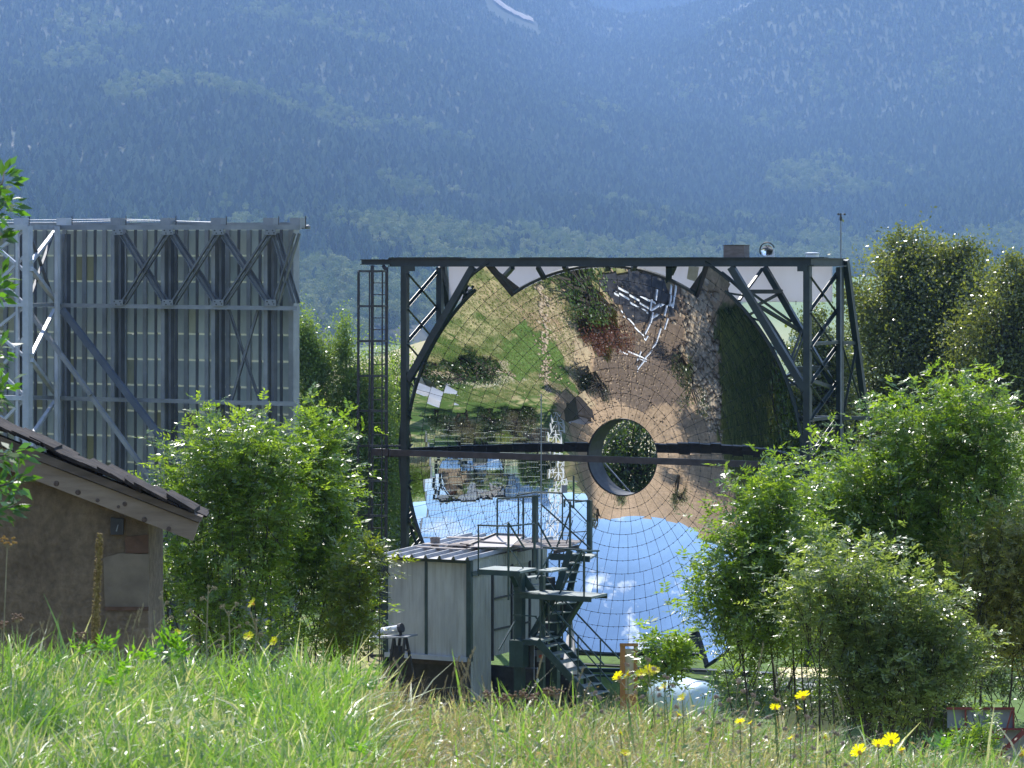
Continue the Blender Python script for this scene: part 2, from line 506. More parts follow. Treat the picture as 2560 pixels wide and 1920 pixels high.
def ground_tint(x, y, z):
    n1 = vnoise(x, y, 3.0, 21, 4); n2 = vnoise(x, y, 1.0, 22, 4); n3 = vnoise(x, y, 6.5, 23, 3); n4 = vnoise(x, y, .35, 24, 2)
    straw = np.array([0.38, 0.33, 0.17]); green = np.array([0.075, 0.13, 0.028]); dirt = np.array([0.34, 0.235, 0.145])
    gravel = np.array([0.30, 0.27, 0.23]); soil = np.array([0.10, 0.085, 0.045])
    c = lerp(green, straw, np.clip((n1*.6+n4*.4-0.46)*6, 0, 1))
    s = (x-DO.x)*NN.x + (y-DO.y)*NN.y; a = (x-DO.x)*UU.x + (y-DO.y)*UU.y
    # the yard before the mirror: bank of bare earth, lawn, tracks, soil darkened as shade, reed bed
    az = np.degrees(np.arctan2(-(x-DO.x), -(y-DO.y))); rr = np.hypot(x-DO.x, y-DO.y)
    k = sstep(10.5, 13.5, rr+(n1-0.5)*2)*sstep(36, 44, az+(n1-.5)*6)*(1-sstep(96, 104, az))*(1-sstep(60, 80, rr))
    c = lerp2(c, dirt*(0.85+0.4*n2)[:, None], k)
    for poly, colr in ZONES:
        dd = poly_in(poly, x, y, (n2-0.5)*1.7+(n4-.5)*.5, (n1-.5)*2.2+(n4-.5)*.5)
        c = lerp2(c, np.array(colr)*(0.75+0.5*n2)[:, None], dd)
    # slope under the viewpoint, soil between grass
    k = (1-sstep(25, 40, y))*sstep(-20, 0, y)
    c = lerp2(c, soil, k*0.8)
    # valley fields
    far = sstep(140, 300, y)
    fld = lerp(np.array([0.16, 0.20, 0.07]), np.array([0.38, 0.34, 0.17]), np.clip((vnoise(x, y, 170, 31, 1)-0.42)*9, 0, 1))
    kn = np.exp(-(((x-6)/80.0)**2 + ((y-760)/150.0)**2))
    fld = lerp2(fld, np.array([0.36, 0.31, 0.15]), np.clip(kn*2, 0, 1))
    fld = lerp2(fld, np.array([0.15, 0.21, 0.06]), sstep(60, 200, x)*sstep(900, 1300, y))
    c = lerp2(c, fld, far)
    return c
def lerp2(c, d, k): return c*(1-k[:, None]) + np.asarray(d)*k[:, None]

def earth_mat(name, sc=6.0, rocky=False):
    m, nt, b = new_mat(name)
    a = nt.nodes.new('ShaderNodeAttribute'); a.attribute_name = 'tint'
    v, h, _ = noise_mix(nt, (0.62,0.62,0.62), (1.3,1.3,1.3), sc, detail=9, lo=0.3, hi=0.7, rough=0.72)
    c = mixc(nt, a.outputs['Color'], v, 1.0, 'MULTIPLY')
    nt.links.new(c, b.inputs['Base Color']); b.inputs['Roughness'].default_value = 0.95
    b.inputs['Specular IOR Level'].default_value = 0.2
    bump(nt, b, h, 0.7, 0.06)
    return m
M['earth'] = earth_mat('earth_and_turf', 5.0)
M['forest_floor'] = earth_mat('forest_floor', 0.05)

xs = np.unique(np.round(np.concatenate([graded(-46, 18, 0.6, -7000, 7000, 1.14), np.arange(-18, 7, 0.16)]), 3))
ys = np.unique(np.round(np.concatenate([graded(2, 100, 0.6, -2600, 3600, 1.12), np.arange(52, 82, 0.16)]), 3))
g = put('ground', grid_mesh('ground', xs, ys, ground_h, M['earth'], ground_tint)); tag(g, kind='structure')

def mt_tint(x, y, z):
    n = vnoise(x, y, 60, 41, 4); px = 1280+F*x/np.maximum(y, 1)
    c = lerp(np.array([0.024, 0.038, 0.018]), np.array([0.050, 0.062, 0.028]), np.clip((n-0.5)*4, 0, 1))
    rock = np.clip((vnoise(x*.5, y*0.35, 22, 43, 4)-0.775)*18, 0, 1)
    return lerp2(c, np.array([0.24, 0.21, 0.18]), rock*np.clip((vnoise(x, y, 300, 47, 2)-.35)*4, 0, 1))
xs2 = np.arange(-1500, 1500, 22.0)
ys2 = np.arange(1250, 6500, 24.0)
mnt = put('mountain', grid_mesh('mountain', xs2, ys2, mount_h, M['forest_floor'], mt_tint)); tag(mnt, kind='structure')

def far_h(x, y):
    z = 330 + (y-6300)*0.46 - 0.05*np.abs(x-300) + (vnoise(x, y, 600, 51, 4)-0.5)*260
    z = z + np.where(y > 7700, -(y-7700)*1.2, 0)
    return np.maximum(z, -60) + EZ
def far_tint(x, y, z):
    n = vnoise(x, y, 160, 53, 4)
    return lerp(np.array([0.025, 0.038, 0.022]), np.array([0.10, 0.09, 0.075]), np.clip((n-0.6)*5, 0, 1))
fm = put('distant_mountain', grid_mesh('distant_mountain', np.arange(-3000, 3000, 50.0), np.arange(5950, 8600, 50.0), far_h, M['forest_floor'], far_tint)); tag(fm, kind='structure')

# pale scree chute high on the left slope
def draped(name, pts, wid, n, lift, mat, tint):
    V = []; Fc = []
    for k in range(n+1):
        t = k/n*(len(pts)-1); i = min(int(t), len(pts)-2); f = t-i
        x = pts[i][0]*(1-f)+pts[i+1][0]*f; y = pts[i][1]*(1-f)+pts[i+1][1]*f
        w = wid*(0.6+0.8*random.random())*(1-0.6*abs(k/n-0.45))
        for s in (-1, -0.33, 0.33, 1):
            xx = x+s*w+random.uniform(-3, 3)
            V.append((xx, y, float(mount_h(xx, y))+lift))
    for k in range(n):
        for j in range(3):
            a = k*4+j; Fc.append((a, a+1, a+5, a+4))
    return np_mesh(name, np.array(V), np.array(Fc), mat, np.tile(np.array(tint), (len(V), 1)))
scree_line = [((px-1280)/F*y, y) for px, y in ((1215, 4700), (1245, 4640), (1290, 4720), (1328, 4800))]
sc_o = put('scree_chute', draped('scree_chute', scree_line, 9, 24, 3.5, M['forest_floor'], (0.36, 0.31, 0.28)))
tag(sc_o, kind='structure')

# ---- forest on the mountain, instanced
def conifer(seed, h=1.0):
    rr = random.Random(seed); mb = MB()
    n = 7; tiers = 5
    for t in range(tiers):
        z0 = h*(0.10+0.17*t); z1 = z0+h*0.30 if t < tiers-1 else h
        r0 = 0.25*h*(1-0.165*t)
        ox, oy = rr.uniform(-.01, .01), rr.uniform(-.01, .01)
        vs = [(ox, oy, z1)]
        for k in range(n*2):
            a = math.pi*k/n + rr.uniform(-.15, .15)
            r = r0*(1.0 if k % 2 else 0.55)*rr.uniform(0.8, 1.15)
            vs.append((math.cos(a)*r+ox, math.sin(a)*r+oy, z0-(0.03*h if k % 2 else -0.02*h)))
        mb.add(vs, [(0, 1+k, 1+(k+1) % (2*n)) for k in range(2*n)])
    return mb
def broadleaf(seed, h=1.0):
    rr = np.random.default_rng(seed)
    N = 900
    cc = rr.normal(size=(9, 3))*np.array([0.17, 0.17, 0.15])+np.array([0, 0, 0.58])
    idx = rr.integers(0, 9, N)
    d = rr.normal(size=(N, 3)); d /= np.linalg.norm(d, axis=1)[:, None]
    p = cc[idx] + d*rr.uniform(0.10, 0.19, N)[:, None]
    p[:, 2] = np.maximum(p[:, 2], 0.05)
    nrm = d + rr.normal(size=(N, 3))*0.5; nrm /= np.linalg.norm(nrm, axis=1)[:, None]
    t = np.cross(nrm, rr.normal(size=(N, 3))); t /= np.linalg.norm(t, axis=1)[:, None]
    b = np.cross(nrm, t); s = rr.uniform(0.018, 0.038, N)[:, None]
    v = np.stack([p-t*s, p+b*s, p+t*s, p-b*s], 1).reshape(-1, 3)*h
    f = np.arange(N*4).reshape(-1, 4)
    return v, f

def tree_mat(name, ramp, trans=0.0):
    m, nt, b = new_mat(name)
    oi = nt.nodes.new('ShaderNodeObjectInfo'); r = nt.nodes.new('ShaderNodeValToRGB')
    e = r.color_ramp.elements
    e[0].position = ramp[0][0]; e[0].color = (*ramp[0][1], 1); e[1].position = ramp[-1][0]; e[1].color = (*ramp[-1][1], 1)
    for p, c in ramp[1:-1]:
        x = e.new(p); x.color = (*c, 1)
    nt.links.new(oi.outputs['Random'], r.inputs['Fac']); nt.links.new(r.outputs['Color'], b.inputs['Base Color'])
    b.inputs['Roughness'].default_value = 0.8; b.inputs['Specular IOR Level'].default_value = 0.25
    if trans:
        t = nt.nodes.new('ShaderNodeBsdfTranslucent'); nt.links.new(r.outputs['Color'], t.inputs['Color'])
        mx = nt.nodes.new('ShaderNodeMixShader'); mx.inputs['Fac'].default_value = trans
        nt.links.new(b.outputs['BSDF'], mx.inputs[1]); nt.links.new(t.outputs['BSDF'], mx.inputs[2])
        nt.links.new(mx.outputs['Shader'], nt.nodes['Material Output'].inputs['Surface'])
    return m
M['conifer'] = tree_mat('conifer_needles', [(0, (0.016,0.032,0.020)), (0.45, (0.040,0.068,0.036)), (0.80, (0.078,0.112,0.052)), (1, (0.12,0.145,0.075))])
M['broadleaf'] = tree_mat('broadleaf_crown', [(0, (0.08,0.13,0.045)), (0.5, (0.14,0.19,0.065)), (1, (0.22,0.25,0.10))], 0.3)

src_con = bpy.data.collections.new('conifer_kinds'); src_bro = bpy.data.collections.new('broadleaf_kinds')
for i in range(5):
    me = conifer(100+i).mesh('conifer', M['conifer'])
    src_con.objects.link(bpy.data.objects.new('conifer', me))
for i in range(4):
    v, f = broadleaf(200+i)
    src_bro.objects.link(bpy.data.objects.new('broadleaf_tree', np_mesh('broadleaf_tree', v, f, M['broadleaf'])))

def scatter(name, pts, kinds, sc, coll, mat_names=None):
    me = bpy.data.meshes.new(name)
    me.vertices.add(len(pts)); me.vertices.foreach_set('co', np.ascontiguousarray(pts, dtype=np.float32).ravel())
    for nm, ty, arr in (('kind_index', 'INT', kinds.astype(np.int32)), ('size', 'FLOAT_VECTOR', sc.astype(np.float32)),
                        ('spin', 'FLOAT_VECTOR', np.stack([RNG.uniform(-.04,.04,len(pts)), RNG.uniform(-.04,.04,len(pts)), RNG.uniform(0, 6.28, len(pts))], 1).astype(np.float32))):
        at = me.attributes.new(nm, ty, 'POINT')
        at.data.foreach_set('value' if ty == 'INT' else 'vector', arr.ravel())
    o = put(name, me)
    ng = bpy.data.node_groups.new(name, 'GeometryNodeTree')
    ng.interface.new_socket('Geometry', in_out='INPUT', socket_type='NodeSocketGeometry')
    ng.interface.new_socket('Geometry', in_out='OUTPUT', socket_type='NodeSocketGeometry')
    gi = ng.nodes.new('NodeGroupInput'); go = ng.nodes.new('NodeGroupOutput')
    ci = ng.nodes.new('GeometryNodeCollectionInfo'); ci.inputs['Collection'].default_value = coll
    ci.inputs['Separate Children'].default_value = True; ci.inputs['Reset Children'].default_value = True
    ip = ng.nodes.new('GeometryNodeInstanceOnPoints'); ip.inputs['Pick Instance'].default_value = True
    def named(nm, ty):
        n = ng.nodes.new('GeometryNodeInputNamedAttribute'); n.data_type = ty; n.inputs['Name'].default_value = nm
        return n.outputs['Attribute']
    ng.links.new(gi.outputs[0], ip.inputs['Points']); ng.links.new(ci.outputs[0], ip.inputs['Instance'])
    ng.links.new(named('kind_index', 'INT'), ip.inputs['Instance Index'])
    ng.links.new(named('size', 'FLOAT_VECTOR'), ip.inputs['Scale'])
    er = ng.nodes.new('FunctionNodeEulerToRotation')
    ng.links.new(named('spin', 'FLOAT_VECTOR'), er.inputs[0]); ng.links.new(er.outputs[0], ip.inputs['Rotation'])
    ng.links.new(ip.outputs[0], go.inputs[0])
    md = o.modifiers.new('scatter', 'NODES'); md.node_group = ng
    tag(o, kind='stuff')
    return o

NT = 120000
y = np.sqrt(RNG.uniform(1380**2, 5900**2, NT)); px = RNG.uniform(-330, 2890, NT); x = (px-1280)/F*y
s0 = 1380 + 1120*sstep(-230, 380, x)
keep = (y > s0+5)
rock = np.clip((vnoise(x*.5, y*0.35, 22, 43, 4)-0.775)*18, 0, 1)
keep &= (RNG.uniform(size=NT) > rock*0.93)
sl_ = np.array(scree_line)
for k_ in range(len(sl_)-1):
    for f_ in np.linspace(0, 1, 8):
        q_ = sl_[k_]*(1-f_)+sl_[k_+1]*f_
        keep &= ~((np.abs(x-q_[0]) < 11) & (y-q_[1] > -95) & (y-q_[1] < 12))
x = x[keep]; y = y[keep]; px = px[keep]; s0 = s0[keep]
z = mount_h(x, y)
t = y-s0
elev = HOR-(z-EZ)/y*F            # how high in the picture
nz1 = vnoise(x, y*0.5, 130, 61, 3)
pb = np.clip((nz1-0.66)*7, 0, 0.7)*np.clip(1.25-t/2200, 0.0, 1) + np.clip((650-t)/450, 0, 0.85)*sstep(0.44, 0.62, vnoise(x, y*.5, 90, 63, 3)+.25*np.clip((300-t)/300, 0, 1))
isb = RNG.uniform(size=len(x)) < pb
def pts_of(m): return np.stack([x[m], y[m], z[m]-0.4], 1)
mC = ~isb
sC = RNG.uniform(7.0, 12.5, mC.sum())*np.clip(1.15-t[mC]/9000, 0.7, 1.2); wC = sC*RNG.uniform(1.15, 1.9, mC.sum())
scatter('conifer_forest', pts_of(mC), RNG.integers(0, 5, mC.sum()), np.stack([wC, wC, sC], 1), src_con)
sB = RNG.uniform(9, 15, isb.sum()); wB = sB*RNG.uniform(0.8, 1.15, isb.sum())
scatter('broadleaf_wood', pts_of(isb), RNG.integers(0, 4, isb.sum()), np.stack([wB, wB, sB], 1), src_bro)

nD = 26000
yD = RNG.uniform(6000, 7690, nD); xD = RNG.uniform(-350, 900, nD); hD = RNG.uniform(9, 16, nD)
scatter('distant_forest', np.stack([xD, yD, far_h(xD, yD)-.5], 1), RNG.integers(0, 5, nD), np.stack([hD*1.5, hD*1.5, hD], 1), src_con)

# rounded trees standing in the valley fields: countable, one object each
bro_meshes = [o.data for o in src_bro.objects]
spots = [(1655,615,2450,11), (1700,612,2450,10), (1990,622,2380,13), (2040,628,2400,9), (2085,622,2350,13), (2135,628,2400,10), (2180,618,2350,15), (2235,630,2300,12), (2290,612,2300,15), (2350,628,2200,12), (2415,632,2250,16), (2470,612,2100,20), (2540,600,2100,22), (2590,606,2050,22),
         (905,812,1500,15), (870,842,1450,12), (1075,800,700,4.5), (1060,815,700,4.0), (835,835,1500,13), (1930,815,1300,9), (1975,842,1250,9), (1905,845,1200,7)]
FTL = ['left', 'right'] 
FTL = ['left one of two small round trees just above the middle of the top beam', 'right one of two small round trees just above the middle of the top beam',
 'first rounded field tree left of the anemometer pole', 'small field tree close left of the anemometer pole', 'rounded field tree directly behind the anemometer pole', 'small field tree close right of the anemometer pole',
 'larger field tree right of the anemometer pole above the green field', 'field tree just left of the big dark tree top', 'field tree over the left shoulder of the big dark tree', 'pale tree hidden behind the crown of the big dark tree', 'field tree over the right shoulder of the big dark tree', 'large pale tree above the gap of the two dark trees', 'largest pale tree above the rightmost dark tree', 'pale round tree at the right edge above the dark tree',
 'field tree just right of the ladder cage', 'field tree framed by the caged ladder', 'upper tiny tree on the beige knoll behind the left lattice', 'lower tiny tree on the beige knoll behind the left lattice', 'pale field tree between heliostat and ladder', 'upper tree in the green field behind the right knee braces', 'middle tree in the green field behind the right knee braces', 'lower left tree in the green field behind the right knee braces']
def FT(px, py, i): return FTL[i]
def gpy(px, py, d):
    p = P(px, py, d); return p
for i, (px_, py_, d_, h_) in enumerate(spots):
    xx = (px_-1280)/F*d_; zz = float(ground_h(xx, d_)) if d_ < 2000 or px_ > 1500 else float(mount_h(xx, d_))
    zz = max(zz, float(mount_h(xx, d_)))
    o = put('field_tree', bro_meshes[i % 4], None, (xx, d_, zz-0.5))
    w_ = h_*random.uniform(0.95, 1.3); o.scale = (w_, w_, h_); o.rotation_euler.z = random.uniform(0, 6)
    tag(o, FT(px_, py_, i), 'tree', 'trees in the valley fields')

# ------------------------------------------------------------------ air
hz_m = bpy.data.materials.new('valley_air'); hz_m.use_nodes = True
hn = hz_m.node_tree; hn.nodes.clear()
ho = hn.nodes.new('ShaderNodeOutputMaterial'); pv = hn.nodes.new('ShaderNodeVolumePrincipled')
pv.inputs['Color'].default_value = (0.33, 0.54, 0.96, 1)
pv.inputs['Density'].default_value = 1.0e-4
pv.inputs['Anisotropy'].default_value = 0.3
hn.links.new(pv.outputs[0], ho.inputs['Volume'])
hb = MB(); hb.box((0, 3600, 600), (15000, 13000, 1400))
hz = hb.build('haze', hz_m); tag(hz, kind='stuff')
GZ0 = EZ - 10.3           # yard level
# ------------------------------------------------------------------ the concave mirror and its frame
dish = thing('solar_concentrator', L(0, GZ0-DO.z, 0), 'huge round concave mirror of many small facets held in a dark green steel frame', 'solar concentrator')
RO = Vector(dish.location)
FL = 5.0; RS = 5.35; RT = 4.75; R0 = 0.97
def dz(r): return r*r/(4*FL)
bands = [(0.97, 1.92, 3, 36), (1.92, 2.88, 3, 54), (2.88, 3.84, 3, 72), (3.84, 4.75, 3, 90), (4.75, RS, 2, 100), (RS, 5.66, 1, 100)]
GAP = 0.0042
facets = []
for r0, r1, nr, na in bands:
    for i in range(nr):
        ra = r0+(r1-r0)*i/nr; rb = r0+(r1-r0)*(i+1)/nr
        for k in range(na):
            a0 = 2*math.pi*k/na; a1 = 2*math.pi*(k+1)/na; am = (a0+a1)/2
            if ra > 4.7 and abs(math.cos(am)) > math.cos(R(31)): continue    # angle from the vertical
            if ra > RS-.01 and abs(math.cos(am)) < math.cos(R(39)): continue     # extra corner facets only next to the step
            facets.append((ra, rb, a0, a1, am, (ra+rb)/2))
# a = r*sin(am), b = r*cos(am)
def facet_template(ra, rb, da):
    """3x3 vertex curved patch centred on angle 0 (pointing up), in dish-local (a, b, c) about its own centre"""
    rm = (ra+rb)/2; V = []; Nn = []
    hg = GAP/rm
    for j in range(3):
        r = ra+GAP + (rb-ra-2*GAP)*j/2
        for i in range(3):
            t = -da/2+hg + (da-2*hg)*i/2
            V.append((r*math.sin(t), r*math.cos(t)-rm, dz(r)-dz(rm)))
            n = Vector((-r*math.sin(t)/(2*FL), -r*math.cos(t)/(2*FL), 1)).normalized(); Nn.append(n)
    Fc = [(j*3+i, j*3+i+1, (j+1)*3+i+1, (j+1)*3+i) for j in range(2) for i in range(2)]
    return V, Nn, Fc
LOC = Matrix(((UU.x, 0, NN.x), (UU.y, 0, NN.y), (0, 1, 0)))     # local (a,b,c) -> world
tmpl = {}
def facet_mesh(ra, rb, da):
    key = (round(ra, 3), round(rb, 3), round(da, 5))
    if key not in tmpl:
        V, Nn, Fc = facet_template(ra, rb, da)
        me = bpy.data.meshes.new('mirror_facet')
        me.from_pydata(V, [], Fc); me.materials.append(M['mirror'])
        me.polygons.foreach_set('use_smooth', [True]*4); me.update()
        me.normals_split_custom_set_from_vertices([tuple(n) for n in Nn])
        tmpl[key] = me
    return tmpl[key]
broken = {}
def shows(f):
    """what of the facet the shed, stairs and bushes leave free, for choosing the single ones"""
    p = L(f[5]*math.sin(f[4]), f[5]*math.cos(f[4]), dz(f[5]))
    px = 1280+F*p.x/p.y; py = HOR+(EZ-p.z)/p.y*F
    if px < 1400 and py > 1370: return False
    if px > 1760 and py > 1420: return False
    if px > 1880 and py > 1270: return False
    if 1200 < px < 1480 and py > 1480: return False
    return True
order = sorted(facets, key=lambda f: (not shows(f), -(f[1]-f[0])*(f[3]-f[2])*f[5]))
bulkV = []; bulkF = []; bulkN = []
rot_rng = random.Random(5)
for n, f in enumerate(order):
    ra, rb, a0, a1, am, rm = f
    # orientation: rotate the template about the dish axis by -am (up towards +a)
    Rz = Matrix.Rotation(-am, 3, 'Z')
    tilt = Matrix.Rotation(R(rot_rng.gauss(0, 0.19)), 3, 'X') @ Matrix.Rotation(R(rot_rng.gauss(0, 0.19)), 3, 'Y')
    cen = L(rm*math.sin(am), rm*math.cos(am), dz(rm))
    m3 = LOC @ Rz @ tilt
    me = facet_mesh(ra, rb, a1-a0)
    if n < 300:
        o = put('mirror_facet', me, dish)
        mt = m3.to_4x4(); mt.translation = cen - RO
        o.matrix_local = mt
    else:
        V, Nn, Fc = facet_template(ra, rb, a1-a0)
        b = len(bulkV)
        bulkV += [m3 @ Vector(v) + cen - RO for v in V]; bulkN += [m3 @ v for v in Nn]
        bulkF += [tuple(i+b for i in q) for q in Fc]
me = bpy.data.meshes.new('mirror_facets')
me.from_pydata(bulkV, [], bulkF); me.materials.append(M['mirror'])
me.polygons.foreach_set('use_smooth', [True]*len(bulkF)); me.update()
me.normals_split_custom_set_from_vertices([tuple(v) for v in bulkN])
o = put('mirror_facets', me, dish); o['kind'] = 'stuff'

# backing sheet a hand behind the facets, rim, clips
bm = MB(); cb = -0.05
def secR(t): return RT+0.03 if abs(math.cos(t)) > math.cos(R(31)) else (5.69 if abs(math.cos(t)) > math.cos(R(39)) else RS+0.03)
NS = 120; rings = [R0, 1.9, 2.9, 3.9]
vs = []; fs = []
for k in range(NS):
    t = 2*math.pi*(k+0.5)/NS
    for r in rings+[4.75]+[secR(t)]:
        vs.append(L(r*math.sin(t), r*math.cos(t), dz(r)+cb))
m_ = len(rings)+2
for k in range(NS):
    for j in range(m_-1):
        a = k*m_+j; b = ((k+1) % NS)*m_+j
        if j == m_-2 and abs(secR(2*math.pi*(k+0.5)/NS)-4.78) < 0.01 and abs(secR(2*math.pi*(k+1.5)/NS)-4.78) < 0.01: continue
        fs.append((a, b, b+1, a+1))
bm.add(vs, fs); bm.build('backing_sheet', M['dark'], dish)
cl = MB()
for ra, rb, a0, a1, am, rm in facets:
    for r, t in ((rb, a0), (rb, am)):
        p = L(r*math.sin(t), r*math.cos(t), dz(r)+0.006)
        cl.obox(p, UU*0.009, ZZ*0.009, NN*0.012)
cl.build('facet_clips', M['dark'], dish, kind='stuff')

def arc(r, t0, t1, c, n=26): return [L(r*math.sin(R(t)), r*math.cos(R(t)), dz(r)+c) for t in np.linspace(t0, t1, n)]
for t0, t1, r in ((-31, 31, RT+0.05), (31, 39, 5.70), (39, 141, RS+0.05), (141, 149, 5.70), (149, 211, RT+0.05), (211, 219, 5.70), (219, 321, RS+0.05), (321, 329, 5.70)):
    b = MB(); b.tube(arc(r, t0, t1, -0.02, 40), 0.045, 6); b.build('rim', M['green_steel'], dish)
for t in (31, 149, 211, 329):
    b = MB(); b.bar(L((RT+.03)*math.sin(R(t)), (RT+.03)*math.cos(R(t)), dz(RT)-.04), L((5.7)*math.sin(R(t)), (5.7)*math.cos(R(t)), dz(5.66)-.04), 0.04); b.build('rim_step', M['green_steel'], dish)
# outer stiffening ring on the right, with stubs
b = MB(); b.tube(arc(RS+0.30, 35, 140, -0.30, 40), 0.05, 6); b.build('outer_ring', M['green_steel'], dish)
b = MB(); b.tube(arc(RS+0.30, 222, 322, -0.30, 40), 0.04, 6); b.build('outer_ring', M['green_steel'], dish)
for t in list(range(40, 140, 9))+list(range(225, 322, 9)):
    b = MB(); b.angle(L((RS+.05)*math.sin(R(t)), (RS+.05)*math.cos(R(t)), dz(RS)-.02), L((RS+.30)*math.sin(R(t+4)), (RS+.30)*math.cos(R(t+4)), dz(RS+.30)-.30), 0.05)
    b.build('ring_strut', M['green_steel'], dish)
# central port: a short tube behind the hole
b = MB(); n = 48; vs = []; fs = []
for r, c in ((.945, 0.015), (.965, 0.015), (.965, -0.78), (.945, -0.78)):
    for k in range(n):
        t = 2*math.pi*k/n; vs.append(L(r*math.sin(t), r*math.cos(t), c))
for j in range(4):
    for k in range(n):
        fs.append((j*n+k, j*n+(k+1) % n, ((j+1) % 4)*n+(k+1) % n, ((j+1) % 4)*n+k))
b.add(vs, fs); b.build('central_port', simple('dark_port_steel', (0.016,0.018,0.022), (0.035,0.037,0.042), 5), dish)
for t in (15, 100, 190, 280):
    b = MB(); b.bar(L(R0*math.sin(R(t)), R0*math.cos(R(t)), -0.84), L(R0*math.sin(R(t+70)), R0*math.cos(R(t+70)), -0.84), 0.03); b.build('port_brace', M['galv'], dish)

# front and rear frame. CF: front plane, CR: rear plane
CF = 1.60; CR = CF-1.75
gs = M['green_steel']
def part(name, mat, fn, root=None):
    b = MB(); fn(b); return b.build(name, mat, root or dish)
zB = GZ0
def drop(v): v = Vector(v); v.z = zB; return v
def seg(name, p, q, w, h=None, kind='box', mat=None, up=(0,0,1), root=None):
    def fn(b):
        if kind == 'box': b.bar(p, q, w, h, up)
        elif kind == 'i': b.ibeam(p, q, w, h or w, None, up)
        elif kind == 'l': b.angle(p, q, w, 0.012, up)
        else: b.tube([p, q], w/2, 7)
    return part(name, mat or gs, fn, root)
# top beam (I section) and its end, side and rear beams
tl, tr_ = Q(975, 656, CF), Q(2026, 654, CF)
seg('top_beam', tl, tr_, 0.20, 0.215, 'i')
seg('top_beam', Q(904, 655, CF), Q(977, 655, CF), 0.16, 0.14, 'i')
trr = Q(2108, 656, CR); tlr = Q(1100, 657, CR)
seg('side_beam', tr_, trr, 0.18, 0.20, 'i')
seg('side_beam', Q(1012, 657, CF-0.12), tlr, 0.18, 0.19, 'i')
seg('rear_beam', tlr, trr, 0.18, 0.20, 'i')
for x0, x1 in ((978, 1160), (1305, 1480), (1640, 1790), (1983, 2066)):     # loose cover plates on the beam
    seg('cover_plate', Q(x0, 644.5, CF), Q(x1, 644.0, CF), 0.26, 0.025)
seg('front_post', Q(1012.5, 665, CF), drop(Q(1012.5, 665, CF)), 0.165, 0.165)
seg('front_post', Q(2019, 665, CF), drop(Q(2019, 665, CF)), 0.165, 0.165)
seg('rear_post', Q(1100, 668, CR), drop(Q(1100, 668, CR)), 0.15, 0.15)
seg('rear_post', Q(2100, 668, CR), drop(Q(2100, 668, CR)), 0.15, 0.15)
for x, s in ((1012.5, 1), (2019, -1)):
    part('gusset', gs, lambda b: b.obox(Q(x+s*14, 671, CF+0.09), UU*0.12, ZZ*0.07, NN*0.008))
# knee braces
seg('knee_brace', Q(1021, 950, CF), Q(1183, 668, CF), 0.15, 0.17)
seg('knee_brace', Q(1828, 668, CF), Q(2013, 975, CF), 0.15, 0.17)
seg('knee_brace', Q(1100, 668, CR), Q(1128, 768, CR-0.4), 0.15)
seg('knee_brace', Q(1911, 668, CR), Q(2004, 828, CR), 0.14)
seg('knee_brace', Q(2004, 828, CR), Q(2086, 968, CR), 0.12)
# raking rear legs
rl = Q(2114, 650, CR-0.1)
seg('raking_leg', rl, Q(2142, 862, CR-0.75), 0.14); seg('raking_leg', Q(2142, 862, CR-0.75), Q(2166, 1046, CR-1.3), 0.14)
seg('raking_leg', Q(2166, 1046, CR-1.3), drop(Q(2215, 1400, CR-2.6)), 0.14)
seg('raking_leg', Q(1108, 660, CR-0.1), drop(Q(1215, 1400, CR-2.6)), 0.14)
# side lattice
def lattice(xf, xr, ya, yb, n, off=0):
    st = (yb-ya)/n
    for i in range(n):
        y0 = ya+i*st; y1 = y0+st
        seg('lattice_bar', Q(xf, y1, CF), Q(xr, y0, CR), 0.075, None, 'l')
        seg('lattice_bar', Q(xf, y0+6, CF), Q(xr, y1+6, CR), 0.06, None, 'l')
lattice(1020, 1096, 676, 1560, 10)
lattice(2027, 2093, 684, 1500, 9)
for y in (857, 1045, 1310):
    seg('side_tie', Q(2104, y, CR), Q(2140+ (y-857)*0.13, y, CR-0.75), 0.09)
    seg('side_tie', Q(2020, y+4, CF), Q(2100, y-2, CR), 0.08)
seg('side_tie', Q(1975, 1047, CR), Q(2104, 1045, CR), 0.12)
seg('side_tie', Q(2020, 1166, CF), Q(2100, 1160, CR), 0.12)
for y0, y1 in ((862, 1046), (1046, 1300)):
    seg('lattice_bar', Q(2106, y1, CR), Q(2142, y0, CR-.75), 0.05, None, 'l'); seg('lattice_bar', Q(2106, y0, CR), Q(2166, y1, CR-1.3), 0.05, None, 'l')
# bars between rim and frame on the right
for a, b_, w, c0, c1 in (((1875, 729), (1953, 729), .10, CF-.5, CR), ((1848, 751), (1906, 672), .06, CF-.4, CR), ((1881, 734), (1978, 804), .05, CF-.4, CR),
        ((1901, 767), (1998, 826), .08, CF-.5, CR), ((1895, 762), (1948, 734), .06, CF-.5, CR), ((1975, 905), (2005, 824), .05, CF-.3, CR), ((1981, 912), (2010, 836), .04, CF-.3, CR),
        ((1982, 922), (2066, 920), .11, CF-.5, CR), ((1984, 932), (2050, 938), .06, CF-.2, CR), ((1958, 944), (2032, 916), .07, CF-.3, CR), ((1962, 966), (2028, 944), .08, CF-.3, CR),
        ((2026, 951), (2084, 970), .09, CF-.2, CR), ((1866, 790), (1890, 778), .05, CF-.4, CF-.1), ((2064, 925), (2090, 972), .09, CR, CR)):
    seg('rim_strut', Q(*a, c0), Q(*b_, c1), w)
